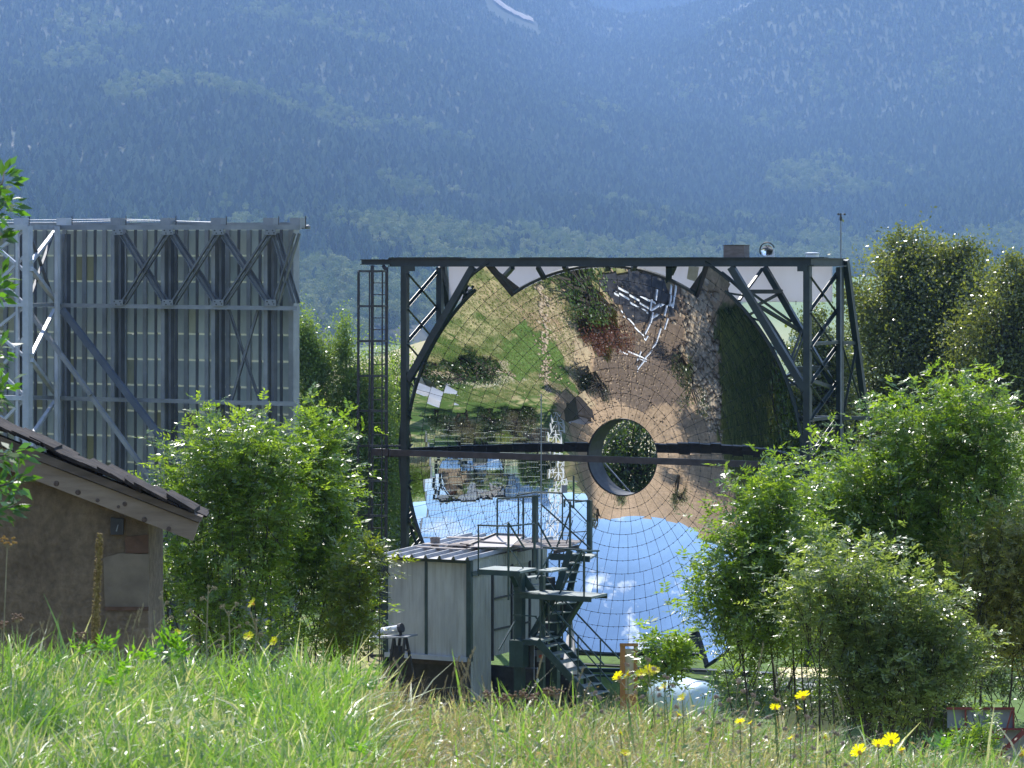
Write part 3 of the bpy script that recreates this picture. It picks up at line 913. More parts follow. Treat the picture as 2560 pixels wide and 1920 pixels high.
for a, b_, w, c0, c1 in (((1158, 745), (1180, 724), .05, CF-.3, CF), ((1155, 726), (1180, 726), .06, CF-.3, CR), ((1187, 676), (1216, 694), .05, CF, CF-.3),
        ((1158, 730), (1166, 744), .05, CF, CF-.3), ((1034, 948), (1060, 940), .06, CF, CF-.3), ((1058, 908), (1072, 908), .05, CF, CF-.3), ((1020, 1026), (1044, 998), .05, CF, CF-.5)):
    seg('rim_strut', Q(*a, c0), Q(*b_, c1), w)
for y in range(1100, 1560, 75):
    seg('rim_strut', Q(1018, y+22, CF), Q(1034, y, CF-.4), 0.04, None, 'l')
# hangers from the top beam to the rim
for x0, y0, x1, y1 in ((1282, 668, 1262, 690), (1345, 668, 1365, 703), (1410, 666, 1420, 678), (1518, 664, 1518, 676), (1588, 664, 1580, 676), (1672, 664, 1672, 706), (1687, 664, 1678, 684)):
    seg('hanger', Q(x0, y0, CF-.1), Q(x1, y1, 0.98), 0.10 if x0 != 1672 else 0.15)
# crossbar in front of the mirror
def crossb(b):
    b.bar(Q(960, 1130.5, CF+.10), Q(1995, 1164, CF+.10), 0.10, 0.155)
part('crossbar', M['rust_steel'], crossb)
seg('crossbar_sleeve', Q(934, 1130, CF+.10), Q(974, 1131, CF+.10), 0.15, 0.18, mat=M['rust_steel'])
# long white board hung behind the top beam
def wb(b):
    p = [Q(1122, 664, CR-.15), Q(1122, 753, CR-.15), Q(2080, 755, CR-.15), Q(2080, 664, CR-.15)]
    b.hexa([p[0], p[1], p[2], p[3]] + [v - NN*0.03 for v in p])
part('white_board', M['white_sheet'], wb)
for x in (1990, 2074): seg('board_hook', Q(x, 752, CR-.13), Q(x, 762, CR-.13), 0.012, mat=M['dark'])
# loose panel at the top of the right sector
part('loose_panel', M['beige'], lambda b: b.hexa([Q(1722, 664, 1.0), Q(1717, 697, 1.0), Q(1741, 705, 1.0), Q(1748, 668, 1.0), Q(1722, 664, .96), Q(1717, 697, .96), Q(1741, 705, .96), Q(1748, 668, .96)]))
# lower structure: beams and plinths under the mirror
seg('base_beam', Q(1430, 1668, .6), Q(1960, 1694, .6), 0.25, 0.22)
seg('base_beam', Q(1010, 1700, CF), Q(2020, 1722, CF), 0.2, 0.16)
seg('base_beam', Q(1440, 1630, .3), Q(1760, 1640, .3), 0.18, 0.14)
for x in (1330, 1748): part('concrete_plinth', M['grey_panel'], lambda b: b.hexa([Q(x-34, 1750, .9), Q(x+34, 1750, .9), Q(x+34, 1750, .2), Q(x-34, 1750, .2), Q(x-34, 1680, .9), Q(x+34, 1680, .9), Q(x+34, 1680, .2), Q(x-34, 1680, .2)]))

# caged ladder on the left
lad = put('caged_ladder', None, dish)
rx0, rx1, cx0, cx1 = 931, 967, 895, 957
CL = CF+0.02
def lseg(name, p, q, w): 
    b = MB(); b.bar(p, q, w); return b.build(name, M['dark'], lad, root=dish)
yb_ = 1700
lseg('ladder_rail', Q(rx0, 668, CL), Q(rx0-2, yb_, CL), 0.06); lseg('ladder_rail', Q(rx1, 668, CL), Q(rx1-3, yb_, CL), 0.06)
for y in np.arange(678, yb_, 29.2): lseg('rung', Q(rx0, y, CL), Q(rx1, y, CL), 0.022)
for x, c in ((cx0, CL+.35), (898, CL+.55), (924, CL+.75), (956, CL+.55)): lseg('cage_bar', Q(x, 679, c), Q(x-3, yb_, c), 0.028)
for y in np.arange(678, yb_, 87.3):
    b = MB(); pts = [Q(rx1, y, CL), Q(956, y, CL+.55), Q(924, y, CL+.75), Q(898, y, CL+.55), Q(cx0, y, CL+.35), Q(rx0-34, y, CL+.15), Q(rx0, y, CL)]
    for p, q in zip(pts[:-1], pts[1:]): b.bar(p, q, 0.014, 0.055)
    b.build('cage_hoop', M['dark'], lad, root=dish)
lseg('ladder_bracket', Q(931, 664, CF), Q(931, 676, CL), 0.07); lseg('ladder_bracket', Q(958, 664, CF), Q(966, 676, CL), 0.07)
for y in (1115, 1140): lseg('ladder_bracket', Q(rx1, y, CL), Q(1006, y, CF), 0.05)

# things standing on the beam
t = thing('brown_box', Q(1841, 643, CF-.1), 'small weathered brown box standing on the top beam of the mirror frame', 'box')
b = MB(); c = Q(1841, 628.5, CF-.1); b.obox(c, UU*0.27, ZZ*0.145, NN*0.16); b.build('box_body', simple('weathered_brown_board', (0.11,0.085,0.08), (0.17,0.14,0.13), 5, stretch=(1,1,3)), t)
b = MB(); b.obox(c+ZZ*.15, UU*0.285, ZZ*0.008, NN*0.175); b.build('lid', M['rust_steel'], t)
t = thing('sunshine_recorder', Q(1920, 643, CF-.1), 'small glass ball in a dark ring on a white stand on the mirror frame', 'weather instrument')
b = MB(); b.lathe(Q(1922, 642, CF-.1), ZZ, [(0.10, 0), (0.10, 0.03), (0.035, 0.05), (0.03, 0.12), (0.06, 0.16)], 12); b.obox(Q(1926, 634, CF-.1), UU*.10, ZZ*.10, NN*.008); b.build('stand', M['white_paint'], t)
gm, nt_, gb = new_mat('clear_glass'); gb.inputs['Transmission Weight'].default_value = 1; gb.inputs['Roughness'].default_value = 0.02
b = MB(); b.lathe(Q(1918, 626, CF-.1)-ZZ*0.15, ZZ, [(0.15*math.sin(R(a)), 0.15-0.15*math.cos(R(a))) for a in range(0, 181, 15)], 18); b.build('glass_ball', gm, t, smooth=True)
b = MB(); cc = Q(1918, 626, CF-.1); b.tube([cc + UU*math.cos(R(a))*0.19 + ZZ*math.sin(R(a))*0.19 for a in range(20, 215, 12)], 0.016, 6); b.build('ring', M['dark'], t)
t = thing('white_dome', Q(2031, 643, CF-.1), 'low white round cap with a flat lid on the right end of the top beam', 'lamp cover')
b = MB(); b.lathe(Q(2031, 643, CF-.3), ZZ, [(0.16, 0), (0.16, 0.08)], 16); b.build('cap_body', M['white_paint'], t)
b = MB(); b.lathe(Q(2031, 635.5, CF-.3), ZZ, [(0.175, 0), (0.175, 0.03), (0.10, 0.045)], 16); b.build('lid', M['galv_pale_and_sunlit'], t)
t = thing('anemometer', Q(2102, 655, CR), 'thin pole with a small cup anemometer on top at the right corner of the frame', 'anemometer')
b = MB(); b.tube([Q(2102, 1300, CR+.12), Q(2102, 545, CR+.12)], 0.018, 6); b.build('pole', M['galv'], t)
b = MB(); b.lathe(Q(2102, 552, CR+.12), ZZ, [(0.03, 0), (0.035, .08), (0.02, .13), (0.02, .18)], 8); b.build('head', M['dark'], t)
for a in (0, 120, 240):
    v = UU*math.cos(R(a))+NN*math.sin(R(a)); c = Q(2102, 535.5, CR+.12)
    b = MB(); b.tube([c, c+v*0.09], 0.006, 5); b.lathe(c+v*0.09-v.cross(ZZ)*.02, v.cross(ZZ), [(0.028, 0), (0.024, 0.02), (0.008, 0.035)], 8); b.build('cup', M['dark'], t)

# ------------------------------------------------------------------ the heliostat seen from behind
HO = Vector(((745-1280)/F*55.0, 55.0, EZ))       # right edge at eye height; NN points from the panel to us
hel = thing('heliostat', Vector((HO.x, HO.y, GZ0)), 'big flat heliostat of mirror facets seen from its grey latticed steel back', 'heliostat')
def H(px, py, c=0.0): return Q(px, py, c, HO)
def Ha(a, z, c=0.0): return HO + UU*a + ZZ*z + NN*c      # a negative to the left, z from eye level
CW = (H(680, 700)-H(627, 700)).length; RH = 66/F*55.3
ztop = EZ + (HOR-573)/F*55.0 - EZ
NC = 22; NR = 21
fb = M['facet_back']
def facet_box(a0, a1, z1, z0, half):
    """one glass facet: silvered on the dish side, painted at the back"""
    b = MB()
    ca, cz = (a0+a1)/2, (z0+z1)/2
    b.mi = 0; b.obox(Vector((0,0,0)), UU*(a1-a0)/2, ZZ*(z1-z0)/2, NN*0.006)
    b.mi = 1
    w = (a1-a0)/2-0.002; h = (z1-z0)/2-0.002
    b.add([UU*-w+ZZ*-h-NN*.009, UU*w+ZZ*-h-NN*.009, UU*w+ZZ*h-NN*.009, UU*-w+ZZ*h-NN*.009], [(0, 1, 2, 3)])
    return b
fm1 = facet_box(0, CW*0.45, RH-0.035, 0, 0).mesh('heliostat_facet', [fb, M['mirror']])
fm2 = facet_box(0, CW*0.44, RH-0.035, 0, 0).mesh('heliostat_facet', [fb, M['mirror']])
rest = MB(); cnt = 0
hr = random.Random(3)
HY, HP = R(10.0), R(-0.7)          # the facets are turned a little off the frame
HM = Matrix.Rotation(HY, 3, 'Z') @ Matrix.Rotation(HP, 3, UU)
hU, hZ, hN = HM @ UU, HM @ ZZ, HM @ NN
for i in range(NC):
    for j in range(NR):
        for which, (f0, fw, me) in enumerate(((0.54, 0.44, fm2), (0.03, 0.45, fm1))):
            a = -(i+1)*CW + CW*(f0+fw/2) - 0.10; z = ztop - (j+0.5)*RH
            pc = Ha(a, z, 0)
            pxx = 1280+F*pc.x/pc.y
            if pxx > -20 and j < 11 and cnt < 300:
                o = put('heliostat_facet', me, hel, pc - Vector(hel.location))
                o.rotation_euler = (HM @ Matrix.Rotation(R(hr.gauss(0, .12)), 3, UU) @ Matrix.Rotation(R(hr.gauss(0, .1)), 3, 'Z')).to_euler()
                cnt += 1
            else:
                rest.mi = 0; rest.obox(pc, hU*CW*fw/2, hZ*(RH-.035)/2, hN*.006)
                rest.mi = 1; w = CW*fw/2-.002; h = (RH-.035)/2-.002
                rest.add([pc+hU*-w+hZ*-h-hN*.009, pc+hU*w+hZ*-h-hN*.009, pc+hU*w+hZ*h-hN*.009, pc+hU*-w+hZ*h-hN*.009], [(0, 1, 2, 3)])
rest.build('heliostat_facets', [fb, M['mirror']], hel, kind='stuff')
for j in range(NR+1):
    b = MB(); z = ztop - j*RH
    b.obox(Ha(-NC*CW/2-.1, z+0.0, 0.0), UU*NC*CW/2, ZZ*0.0165, NN*0.004); b.build('gap_light_strip', M['strip'], hel)  # added translucent strip, stands in for light through the facet gaps
for i in range(NC+1):                               # vertical carrier channels and ribs
    x = -i*CW - 0.10
    b = MB(); b.obox(Ha(x, ztop-NR*RH/2, 0.045), UU*0.038, ZZ*(NR*RH/2), NN*0.022); b.build('rib', M['galv'], hel)
    if i < NC:
        b = MB(); b.obox(Ha(x-CW*.125, ztop-NR*RH/2, 0.02), UU*0.010, ZZ*(NR*RH/2), NN*0.008); b.build('channel', M['galv_dark'], hel)
        b = MB(); b.obox(Ha(x-CW*.51, ztop-NR*RH/2, 0.022), UU*0.026, ZZ*(NR*RH/2), NN*0.012); b.build('channel', M['galv_dark'], hel)
b = MB(); b.obox(Ha(-0.045, ztop-NR*RH/2, 0.06), UU*0.05, ZZ*(NR*RH/2), NN*0.10); b.build('edge_post', M['galv'], hel)
# deep truss behind: piers, chords, diagonals (c: distance behind the panel)
C1 = 0.55
piers = [743, 676, 545, 419, 294, 159, 52, -75, -205, -335, -470]
gv = M['galv']
def hseg(name, p, q, w, h=None, kind='box', mat=gv, up=(0,0,1)): return seg(name, p, q, w, h, kind, mat, up, hel)
zb_py = 1900
for x in piers[1:]:
    m_ = M['galv_pale_and_sunlit'] if 100 < x < 165 else gv  # paler copy of the steel where the pier is to look sunlit
    hseg('pier', H(x-7, 585, C1-.2), H(x-7, zb_py, C1-.2), 0.075, 0.14, mat=m_); hseg('pier', H(x+10, 585, C1-.2), H(x+10, zb_py, C1-.2), 0.05, 0.12, mat=M['galv_dark'])
hseg('top_chord', H(752, 568, C1), H(-700, 570, C1), 0.06, 0.085)
hseg('top_rail', H(762, 560, 0.0), H(-700, 563, 0.0), 0.08, 0.055)
hseg('chord', H(745, 771, C1), H(-700, 752, C1), 0.07, 0.07)
hseg('chord', H(745, 1010, C1), H(-700, 975, C1), 0.07, 0.07)
hseg('chord', H(745, 1250, C1), H(-700, 1205, C1), 0.07, 0.07)
for x in piers:
    b = MB(); b.obox(H(x+2, 557, C1-.25), UU*0.10, ZZ*0.085, NN*0.10); b.build('top_block', gv if x > 200 else M['galv_pale_and_sunlit'], hel)  # left blocks take the paler steel as painted sunlight
    b = MB(); b.bar(H(x+21, 572, C1-.2), H(x+21, 540, C1-.2), 0.012); b.build('pin', M['dark'], hel)
X = piers
for k in range(1, len(X)-1):
    xa, xb = X[k], X[k-1]
    if k >= 5: break
    for dd in (0, 12):
        hseg('diagonal', H(xa+6+dd, 583, C1-dd*.01), H(xb-8+dd, 758, C1-dd*.01), 0.050, None, 'l', M['galv_brace']); hseg('diagonal', H(xa+6+dd, 760, C1+.03), H(xb-8+dd, 583, C1+.03), 0.055, None, 'l', M['galv_brace'])
for x in X[1:5]:
    for y in (579, 757):
        b = MB(); b.obox(H(x, y, C1+.07), UU*0.11, ZZ*0.055, NN*0.006); b.build('gusset_plate', gv, hel)
        for dx, dy in ((-8, -3), (-4, 4), (6, -3), (9, 3)):
            b = MB(); b.lathe(H(x+dx, y+dy, C1+.075), NN, [(0.011, 0), (0.011, 0.012)], 6); b.build('bolt', M['dark'], hel)
# long raking braces
hseg('raking_brace', H(155, 774, C1+.1), H(470, 1180, C1+.35), 0.075, 0.11, mat=simple('blue_grey_steel', (0.09,0.11,0.15), (0.13,0.15,0.19), 3))
hseg('raking_brace', H(75, 782, C1+.9), H(228, 988, C1+.9), 0.07); hseg('raking_brace', H(228, 990, C1+.8), H(380, 1200, C1+.8), 0.07)
for (x0, y0), (x1, y1) in (((571, 772), (650, 1005)), ((645, 775), (578, 1005)), ((570, 1010), (625, 1160)), ((648, 1010), (585, 1180))):
    hseg('raking_brace', H(x0, y0, C1-.1), H(x1, y1, C1-.1), 0.045, None, 'l', M['galv_brace'])
# buttress tower at the left end, sunlight put into its paler steel
CT = 2.6; gl_sunlit = M['galv_pale_and_sunlit']
for x, w in ((69, 0.125), (143, 0.07), (-70, 0.12), (44, 0.05)):
    hseg('tower_post', H(x, 566, CT if x != 143 else 1.2), H(x, zb_py, CT if x != 143 else 1.2), w, w, mat=gl_sunlit)
hseg('tower_chord', H(70, 568, CT), H(-400, 570, CT), 0.07, 0.09, mat=gl_sunlit); hseg('tower_chord', H(70, 762, CT), H(-400, 758, CT), 0.06, 0.07, mat=gl_sunlit); hseg('tower_chord', H(70, 995, CT), H(-400, 988, CT), 0.07, 0.08, mat=gl_sunlit)
hseg('tower_chord', H(70, 567, CT), H(146, 569, C1), 0.07, 0.08); hseg('tower_chord', H(70, 763, CT), H(146, 761, C1), 0.06); hseg('tower_chord', H(70, 995, CT), H(146, 993, C1), 0.06)
for (x0, y0), (x1, y1), w in (((60, 575), (0, 622)), ((0, 625), (62, 678)), ((62, 640), (0, 700)), ((0, 705), (60, 758)), ((60, 768), (0, 815)), ((0, 840), (60, 890)), ((60, 845), (0, 925)), ((0, 930), (60, 988)), ((60, 1000), (0, 1060)), ((0, 1040), (62, 1100))) and [(a, b, .05) for a, b in (((60, 575), (0, 622)), ((0, 625), (62, 678)), ((62, 640), (0, 700)), ((0, 705), (60, 758)), ((60, 768), (0, 815)), ((0, 840), (60, 890)), ((60, 845), (0, 925)), ((0, 930), (60, 988)), ((60, 1000), (0, 1060)), ((0, 1040), (62, 1100)))]:
    hseg('tower_brace', H(x0, y0, CT-.05), H(x1, y1, CT-.05), w, mat=gl_sunlit)
for y0, y1 in ((655, 580), (890, 775), (1090, 1005)):
    hseg('tower_brace', H(78, y0, CT), H(136, y1, C1+.1), 0.06, mat=gl_sunlit)
for y0, y1 in ((672, 752), (900, 985), (1110, 1200)):
    hseg('tower_brace', H(78, y0, CT), H(140, y1, C1+.1), 0.075, mat=gl_sunlit)
hseg('tower_brace', H(74, 580, CT), H(130, 740, C1+.3), 0.045, mat=M['galv_dark']); hseg('tower_brace', H(132, 585, C1+.3), H(72, 755, CT), 0.045, mat=M['galv_dark'])
# wires along the top and the winch end
for y0, y1, y2 in ((549.5, 548, 556), (556, 552, 557)):
    b = MB(); b.tube([H(-100, y0+1, C1-.3), H(155, y0, C1-.3), H(300, y1, C1-.3), H(545, y2, C1-.3)], 0.0075, 5); b.build('wire', M['galv_pale_and_sunlit'], hel)
b = MB(); b.obox(H(756, 567, .1), UU*0.05, ZZ*0.035, NN*0.05); b.build('end_bracket', M['dark'], hel)
b = MB(); b.tube([H(744, 567, .15), H(775, 570, .15)], 0.02, 6); b.lathe(H(766, 567, .15), UU, [(0.03, 0), (0.035, .05), (0.01, .08)], 8); b.build('end_shackle', M['galv'], hel)

# white lattice mast closing the far end of the heliostat (it shows as the white band in the mirror)
tA = -NC*CW-.30
for da, dc in ((0, -.35), (-.5, -.35), (-1.0, -.35), (0, .4), (-1.0, .4)):
    b = MB(); b.bar(Ha(tA+da, ztop+.5, dc), Vector((Ha(tA+da, 0, dc).x, Ha(tA+da, 0, dc).y, GZ0)), .085); b.build('mast_post', M['white_paint'], hel)
for k in range(15):
    z0 = ztop+.4-k*.75
    for (a_, c_), (b2_, c2_) in (((0, -.35), (-.5, -.35)), ((-1.0, -.35), (-.5, -.35)), ((-1.0, -.35), (-1.0, .4)), ((0, .4), (0, -.35))):
        b = MB(); b.bar(Ha(tA+a_, z0, c_), Ha(tA+b2_, z0-.75, c2_), .06); b.build('mast_brace', M['white_paint'], hel)
        b = MB(); b.bar(Ha(tA+a_, z0, c_), Ha(tA+b2_, z0, c2_), .06); b.build('mast_brace', M['white_paint'], hel)
# ------------------------------------------------------------------ ribbed metal shed in front of the mirror
CS = 10.0
shed = thing('metal_shed', Vector((Q(1072, 1640, CS).x, Q(1072, 1640, CS).y, GZ0)), 'grey ribbed metal shed with dark green corner posts in front of the round mirror', 'shed')
gp = M['stair_green']
def sseg(name, p, q, w, h=None, kind='box', mat=None, up=(0,0,1), root=None): return seg(name, p, q, w, h, kind, mat or gp, up, root or shed)
a0 = (Q(962, 1500, CS)-DO).dot(UU); a1 = (Q(1174, 1500, CS)-DO).dot(UU)
zt = Q(1070, 1396, CS).z - DO.z; zb = Q(1070, 1636, CS).z - DO.z
am = (Q(1066, 1500, CS)-DO).dot(UU)
def ribbed(name, p0, p1, zlo, zhi, nrib, amp, nrm, mat, parent, prof=None):
    """upright sheet from p0 to p1 with vertical ribs"""
    b = MB(); d = p1-p0; prof = prof or [(0, 0), (.35, 0), (.5, 1), (.85, 1)]
    pts = []
    for i in range(nrib):
        for u, h in prof: pts.append(p0 + d*((i+u)/nrib) + nrm*amp*h)
    pts.append(p1.copy())
    vs = [Vector((p.x, p.y, zlo)) for p in pts] + [Vector((p.x, p.y, zhi)) for p in pts]
    n = len(pts)
    b.add(vs, [(i, i+1, n+i+1, n+i) for i in range(n-1)])
    bk = [v - nrm*0.02 for v in (vs[0], vs[n-1], vs[2*n-1], vs[n])]
    b.add(bk, [(3, 2, 1, 0)])
    return b.build(name, mat, parent)
Zt, Zb = DO.z+zt, DO.z+zb
sp = M['shed_panel']
ribbed('wall_panel', L(a0+.07, 0, CS), L(am-.03, 0, CS), Zb, Zt-.06, 34, 0.009, NN, sp, shed)
ribbed('wall_panel', L(am+.03, 0, CS), L(a1-.06, 0, CS), Zb, Zt-.06, 34, 0.009, NN, sp, shed)
sseg('corner_post', L(a0+.03, zt, CS), Vector((L(a0+.03, 0, CS).x, L(a0+.03, 0, CS).y, GZ0)), 0.12)
sseg('corner_post', L(a1, zt, CS), L(a1, zb-.1, CS), 0.11)
sseg('mullion', L(am, zt-.06, CS+.012), L(am, zb, CS+.012), 0.06, 0.03)
sseg('head_rail', L(a0, zt-.03, CS+.02), L(a1, zt-.03, CS+.02), 0.05, 0.075)
sseg('sill', L(a0+.05, zb-.05, CS+.05), L(a1-.02, zb-.05, CS+.05), 0.12, 0.10, mat=M['galv_pale_and_sunlit'])
sseg('floor_beam', L(a0, zb-.16, CS-.1), L(a1, zb-.16, CS-.1), 0.1, 0.12, mat=M['rust_steel'])
sseg('floor_beam', L(a0, zb-.16, CS-3.6), L(a1, zb-.16, CS-3.6), 0.1, 0.12)
part('floor', M['dark'], lambda b: b.obox(L((a0+a1)/2, zb-.06, CS-1.95), UU*(a1-a0)/2, NN*1.85, ZZ*.02), shed)
# right side: ribbed panels with door frame, going back
CB = 6.2
cuts = [CS-.06, CS-1.05, CS-2.0, CS-2.9, CB]
for k in range(4):
    c0, c1 = cuts[k], cuts[k+1]
    lo = GZ0+.35 if k == 0 else Zb-.1
    ribbed('side_panel', L(a1, 0, c0), L(a1, 0, c1+.05), lo, Zt-.28, 12, 0.022, UU, sp, shed)
    sseg('side_post', L(a1+.02, zt-.25, c1), L(a1+.02, zb-.2, c1), 0.06, 0.07, mat=M['dark'] if k < 3 else gp)
ribbed('fascia_panel', L(a1+.02, 0, CS), L(a1+.02, 0, CB), Zt-.28, Zt+.02, 44, 0.014, UU, sp, shed)
sseg('side_rail', L(a1+.05, zt-.30, CS), L(a1+.05, zt-.30, CS-1.6), 0.05, 0.10)
for z in (zt-.95, zt-1.65): sseg('side_rail', L(a1+.03, z, CS-1.05), L(a1+.03, z, CS-2.9), 0.04, 0.04, mat=M['dark'])
part('back_wall', sp, lambda b: b.obox(L((a0+a1)/2, (zt+zb)/2, CB), UU*(a1-a0)/2, ZZ*(zt-zb)/2, NN*.02), shed)
part('left_wall', sp, lambda b: b.obox(L(a0, (zt+zb)/2, (CS+CB)/2), UU*.02, ZZ*(zt-zb)/2, NN*(CS-CB)/2), shed)
# roof of high-ribbed sheets running back, each rib a fold
rw = (a1-a0)+.30; nr = 7
for i in range(nr):
    x0 = a0-.16+rw*i/nr; x1 = a0-.16+rw*(i+1)/nr; w = x1-x0
    b = MB(); prof = [(x0, 0), (x0+w*.70, 0), (x0+w*.82, .075), (x0+w*.92, .075), (x1, 0)]
    f_, k_ = CS+.28, CB-.1
    vs = [L(x, zt+.03+h, f_) for x, h in prof]+[L(x, zt+.16+h, k_) for x, h in prof]
    vs += [v-ZZ*.008 for v in vs]
    fs = [(j, j+1, j+6, j+5) for j in range(4)]+[(j+10, j+15, j+16, j+11) for j in range(4)]+[(j, j+10, j+11, j+1) for j in range(4)]
    b.add(vs, fs); b.build('roof_sheet', M['roof_metal'], shed)
# under the floor: props, and a dark panel standing in for shade
for a_, c_ in ((a0+.1, CS-.1), (a1-.1, CS-.1), (a0+.1, CB+.3), (a1-.1, CB+.3), (am, CS-1.6)):
    sseg('floor_prop', L(a_, zb-.2, c_), Vector((L(a_, 0, c_).x, L(a_, 0, c_).y, GZ0)), 0.16, mat=M['dark'])
part('floor_shade_panel', M['dark'], lambda b: b.obox(Vector((L((a0+a1)/2, 0, CS-.5).x, L((a0+a1)/2, 0, CS-.5).y, GZ0+.55)), UU*(a1-a0)/2*.92, ZZ*.55, NN*.02), shed)

def lowbox(name, x0, x1, y0, c0, c1, m): 
    def fn(b):
        p = [Q(x0, y0, c0), Q(x1, y0, c0), Q(x1, y0, c1), Q(x0, y0, c1)]
        b.hexa([Vector((v.x, v.y, GZ0)) for v in p]+[Vector((v.x, v.y, p[0].z)) for v in p])
    part(name, m, fn, shed)
lowbox('stair_shade_block', 1186, 1345, 1662, 8.9, 8.7, M['dark']); lowbox('stair_shade_block', 1330, 1440, 1640, 8.0, 7.0, M['dark'])  # dark blocks added in place of the shade beneath the stairs
# loose things on the shed roof
def onroof(a, c): return L(a, zt+.045+.13*(CS+.28-c)/4.2, c)
t = thing('bucket', onroof(a0+.55, CS-1.35), 'grey pot standing on the left side of the shed roof', 'bucket')
b = MB(); b.lathe(t.location, ZZ, [(0.085, 0), (0.10, .1), (0.115, .22), (0.125, .225), (0.125, .245), (0.105, .245), (0.09, .05), (0, .05)], 16); b.build('pot_body', simple('weathered_pot', (.14,.12,.11), (.24,.22,.21), 14), t)
deck = thing('roof_deck', onroof(a1-.6, CS-2.4), 'long flat grating deck lying across the shed roof', 'platform')
for i in range(6):
    b = MB(); c = CS-1.5-i*.19
    b.bar(L(a0+.9, zt+.19, c), L(a1+1.55, zt+.19+.02*i, c-.1), 0.15, 0.03); b.build('plank', M['board'], deck)
for a_ in (a0+1.0, a1-.5, a1+.5, a1+1.4):
    b = MB(); b.bar(L(a_, zt+.13, CS-1.4), L(a_, zt+.15, CS-2.6), 0.06, 0.08); b.build('bearer', M['rust_steel'], deck)
rr = random.Random(12)
lbl = ['long bleached board lying flat at the front of the shed roof', 'warped pale plank lying behind the pot on the shed roof', 'short dark batten across the boards on the shed roof', 'thin pale lath at the right end of the boards on the shed roof', 'broad weathered board beside the pinkish panel on the shed roof']
for i, (aa, cc, ln, w, yaw) in enumerate(((.95, CS-.9, 1.3, .14, 4), (.9, CS-1.2, 1.1, .2, -3), (1.55, CS-1.0, .5, .06, 30), (2.0, CS-1.3, .8, .1, 8), (1.3, CS-1.45, .9, .22, -6))):
    b = MB(); p = L(a0+aa, zt+.15+.05*i, cc); d = (UU*math.cos(R(yaw))+NN*math.sin(R(yaw)))*ln/2
    b.bar(p-d, p+d, w, .022); o = b.build('loose_board', M['board'] if i != 2 else M['rust_steel']); tag(o, lbl[i], 'board', 'loose boards on the shed roof')
t = thing('leaning_panel', L(a0+2.0, zt+.2, CS-1.5), 'pinkish framed panel propped at a slant on the shed roof', 'panel')
b = MB(); e = [L(a0+1.55, zt+.20, CS-1.0), L(a0+2.65, zt+.24, CS-1.0), L(a0+2.55, zt+.42, CS-1.8), L(a0+1.85, zt+.42, CS-1.8)]
b.hexa([v-ZZ*.015 for v in e]+e); b.build('panel_sheet', M['pink_board'], t)
for p, q in ((0, 3), (3, 2)):
    b = MB(); b.bar(e[p]+ZZ*.02, e[q]+ZZ*.02, .05, .03); b.build('panel_edge', M['rust_steel'], t)

# ------------------------------------------------------------------ green steel stair tower
st = thing('steel_stair', Vector((Q(1400, 1600, 9.5).x, Q(1400, 1600, 9.5).y, GZ0)), 'dark green steel stair tower with railings beside the metal shed', 'staircase')
FR, BK = 10.4, 9.5            # front and back planes of the flights
def tseg(name, p, q, w, h=None, kind='box', mat=None, up=(0,0,1)): return seg(name, p, q, w, h, kind, mat or gp, up, st)
def slab(name, pts, th, mat=None):
    def fn(b): b.hexa([v-ZZ*th for v in pts]+list(pts))
    return part(name, mat or M['tread'], fn, st)
# landings: (left,right px, y px, front plane, back plane)
def landing(xl, xr, y, cf, cb_, th=.05):
    aL = (Q(xl, y, cf)-DO).dot(UU); aR = (Q(xr, y, cf)-DO).dot(UU); z = Q(xr, y, cf).z-DO.z
    slab('landing', [L(aL, z, cf), L(aR, z, cf), L(aR, z, cb_), L(aL, z, cb_)], th)
    for c in (cf, cb_): tseg('landing_edge', L(aL, z-.06, c), L(aR, z-.06, c), .035, .11)
    return aL, aR, z
A = landing(1194, 1300, 1428, 11.2, 10.4); B = landing(1300, 1478, 1492, 10.5, 9.7); Cc = landing(1308, 1352, 1601, 10.4, 9.5)
slab('landing', [L(A[1], A[2]-.05, 10.4), L(A[1]+.35, A[2]-.05, 10.4), L(A[1]+.35, A[2]-.05, 9.6), L(A[1], A[2]-.05, 9.6)], .04)
colp = Q(1299, 1430, 10.0)
tseg('column', Q(1299, 1428, 10.0), drop(Q(1299, 1430, 10.0)), .19, .19)
tseg('column', Q(1388, 1490, 9.3), drop(Q(1388, 1490, 9.3)), .17, .17)
tseg('column', Q(1356, 1440, 9.9), drop(Q(1356, 1440, 9.9)), .10, .10)
def box_part(name, p, hu, hz, hn, mat): return part(name, mat, lambda b: b.obox(p, UU*hu, ZZ*hz, NN*hn), st)
box_part('control_box', Q(1297, 1633, 10.3), .17, .29, .13, gp)
box_part('control_box', Q(1318, 1640, 10.0), .12, .24, .10, M['dark'])
box_part('warning_plate', Q(1352, 1640, 10.1), .085, .13, .02, M['grey_panel'])
part('push_button', simple('orange_button', (.5,.08,.03), (.6,.12,.05)), lambda b: b.lathe(Q(1352, 1641, 10.13), NN, [(.04, 0), (.035, .03), (0, .035)], 12), st)
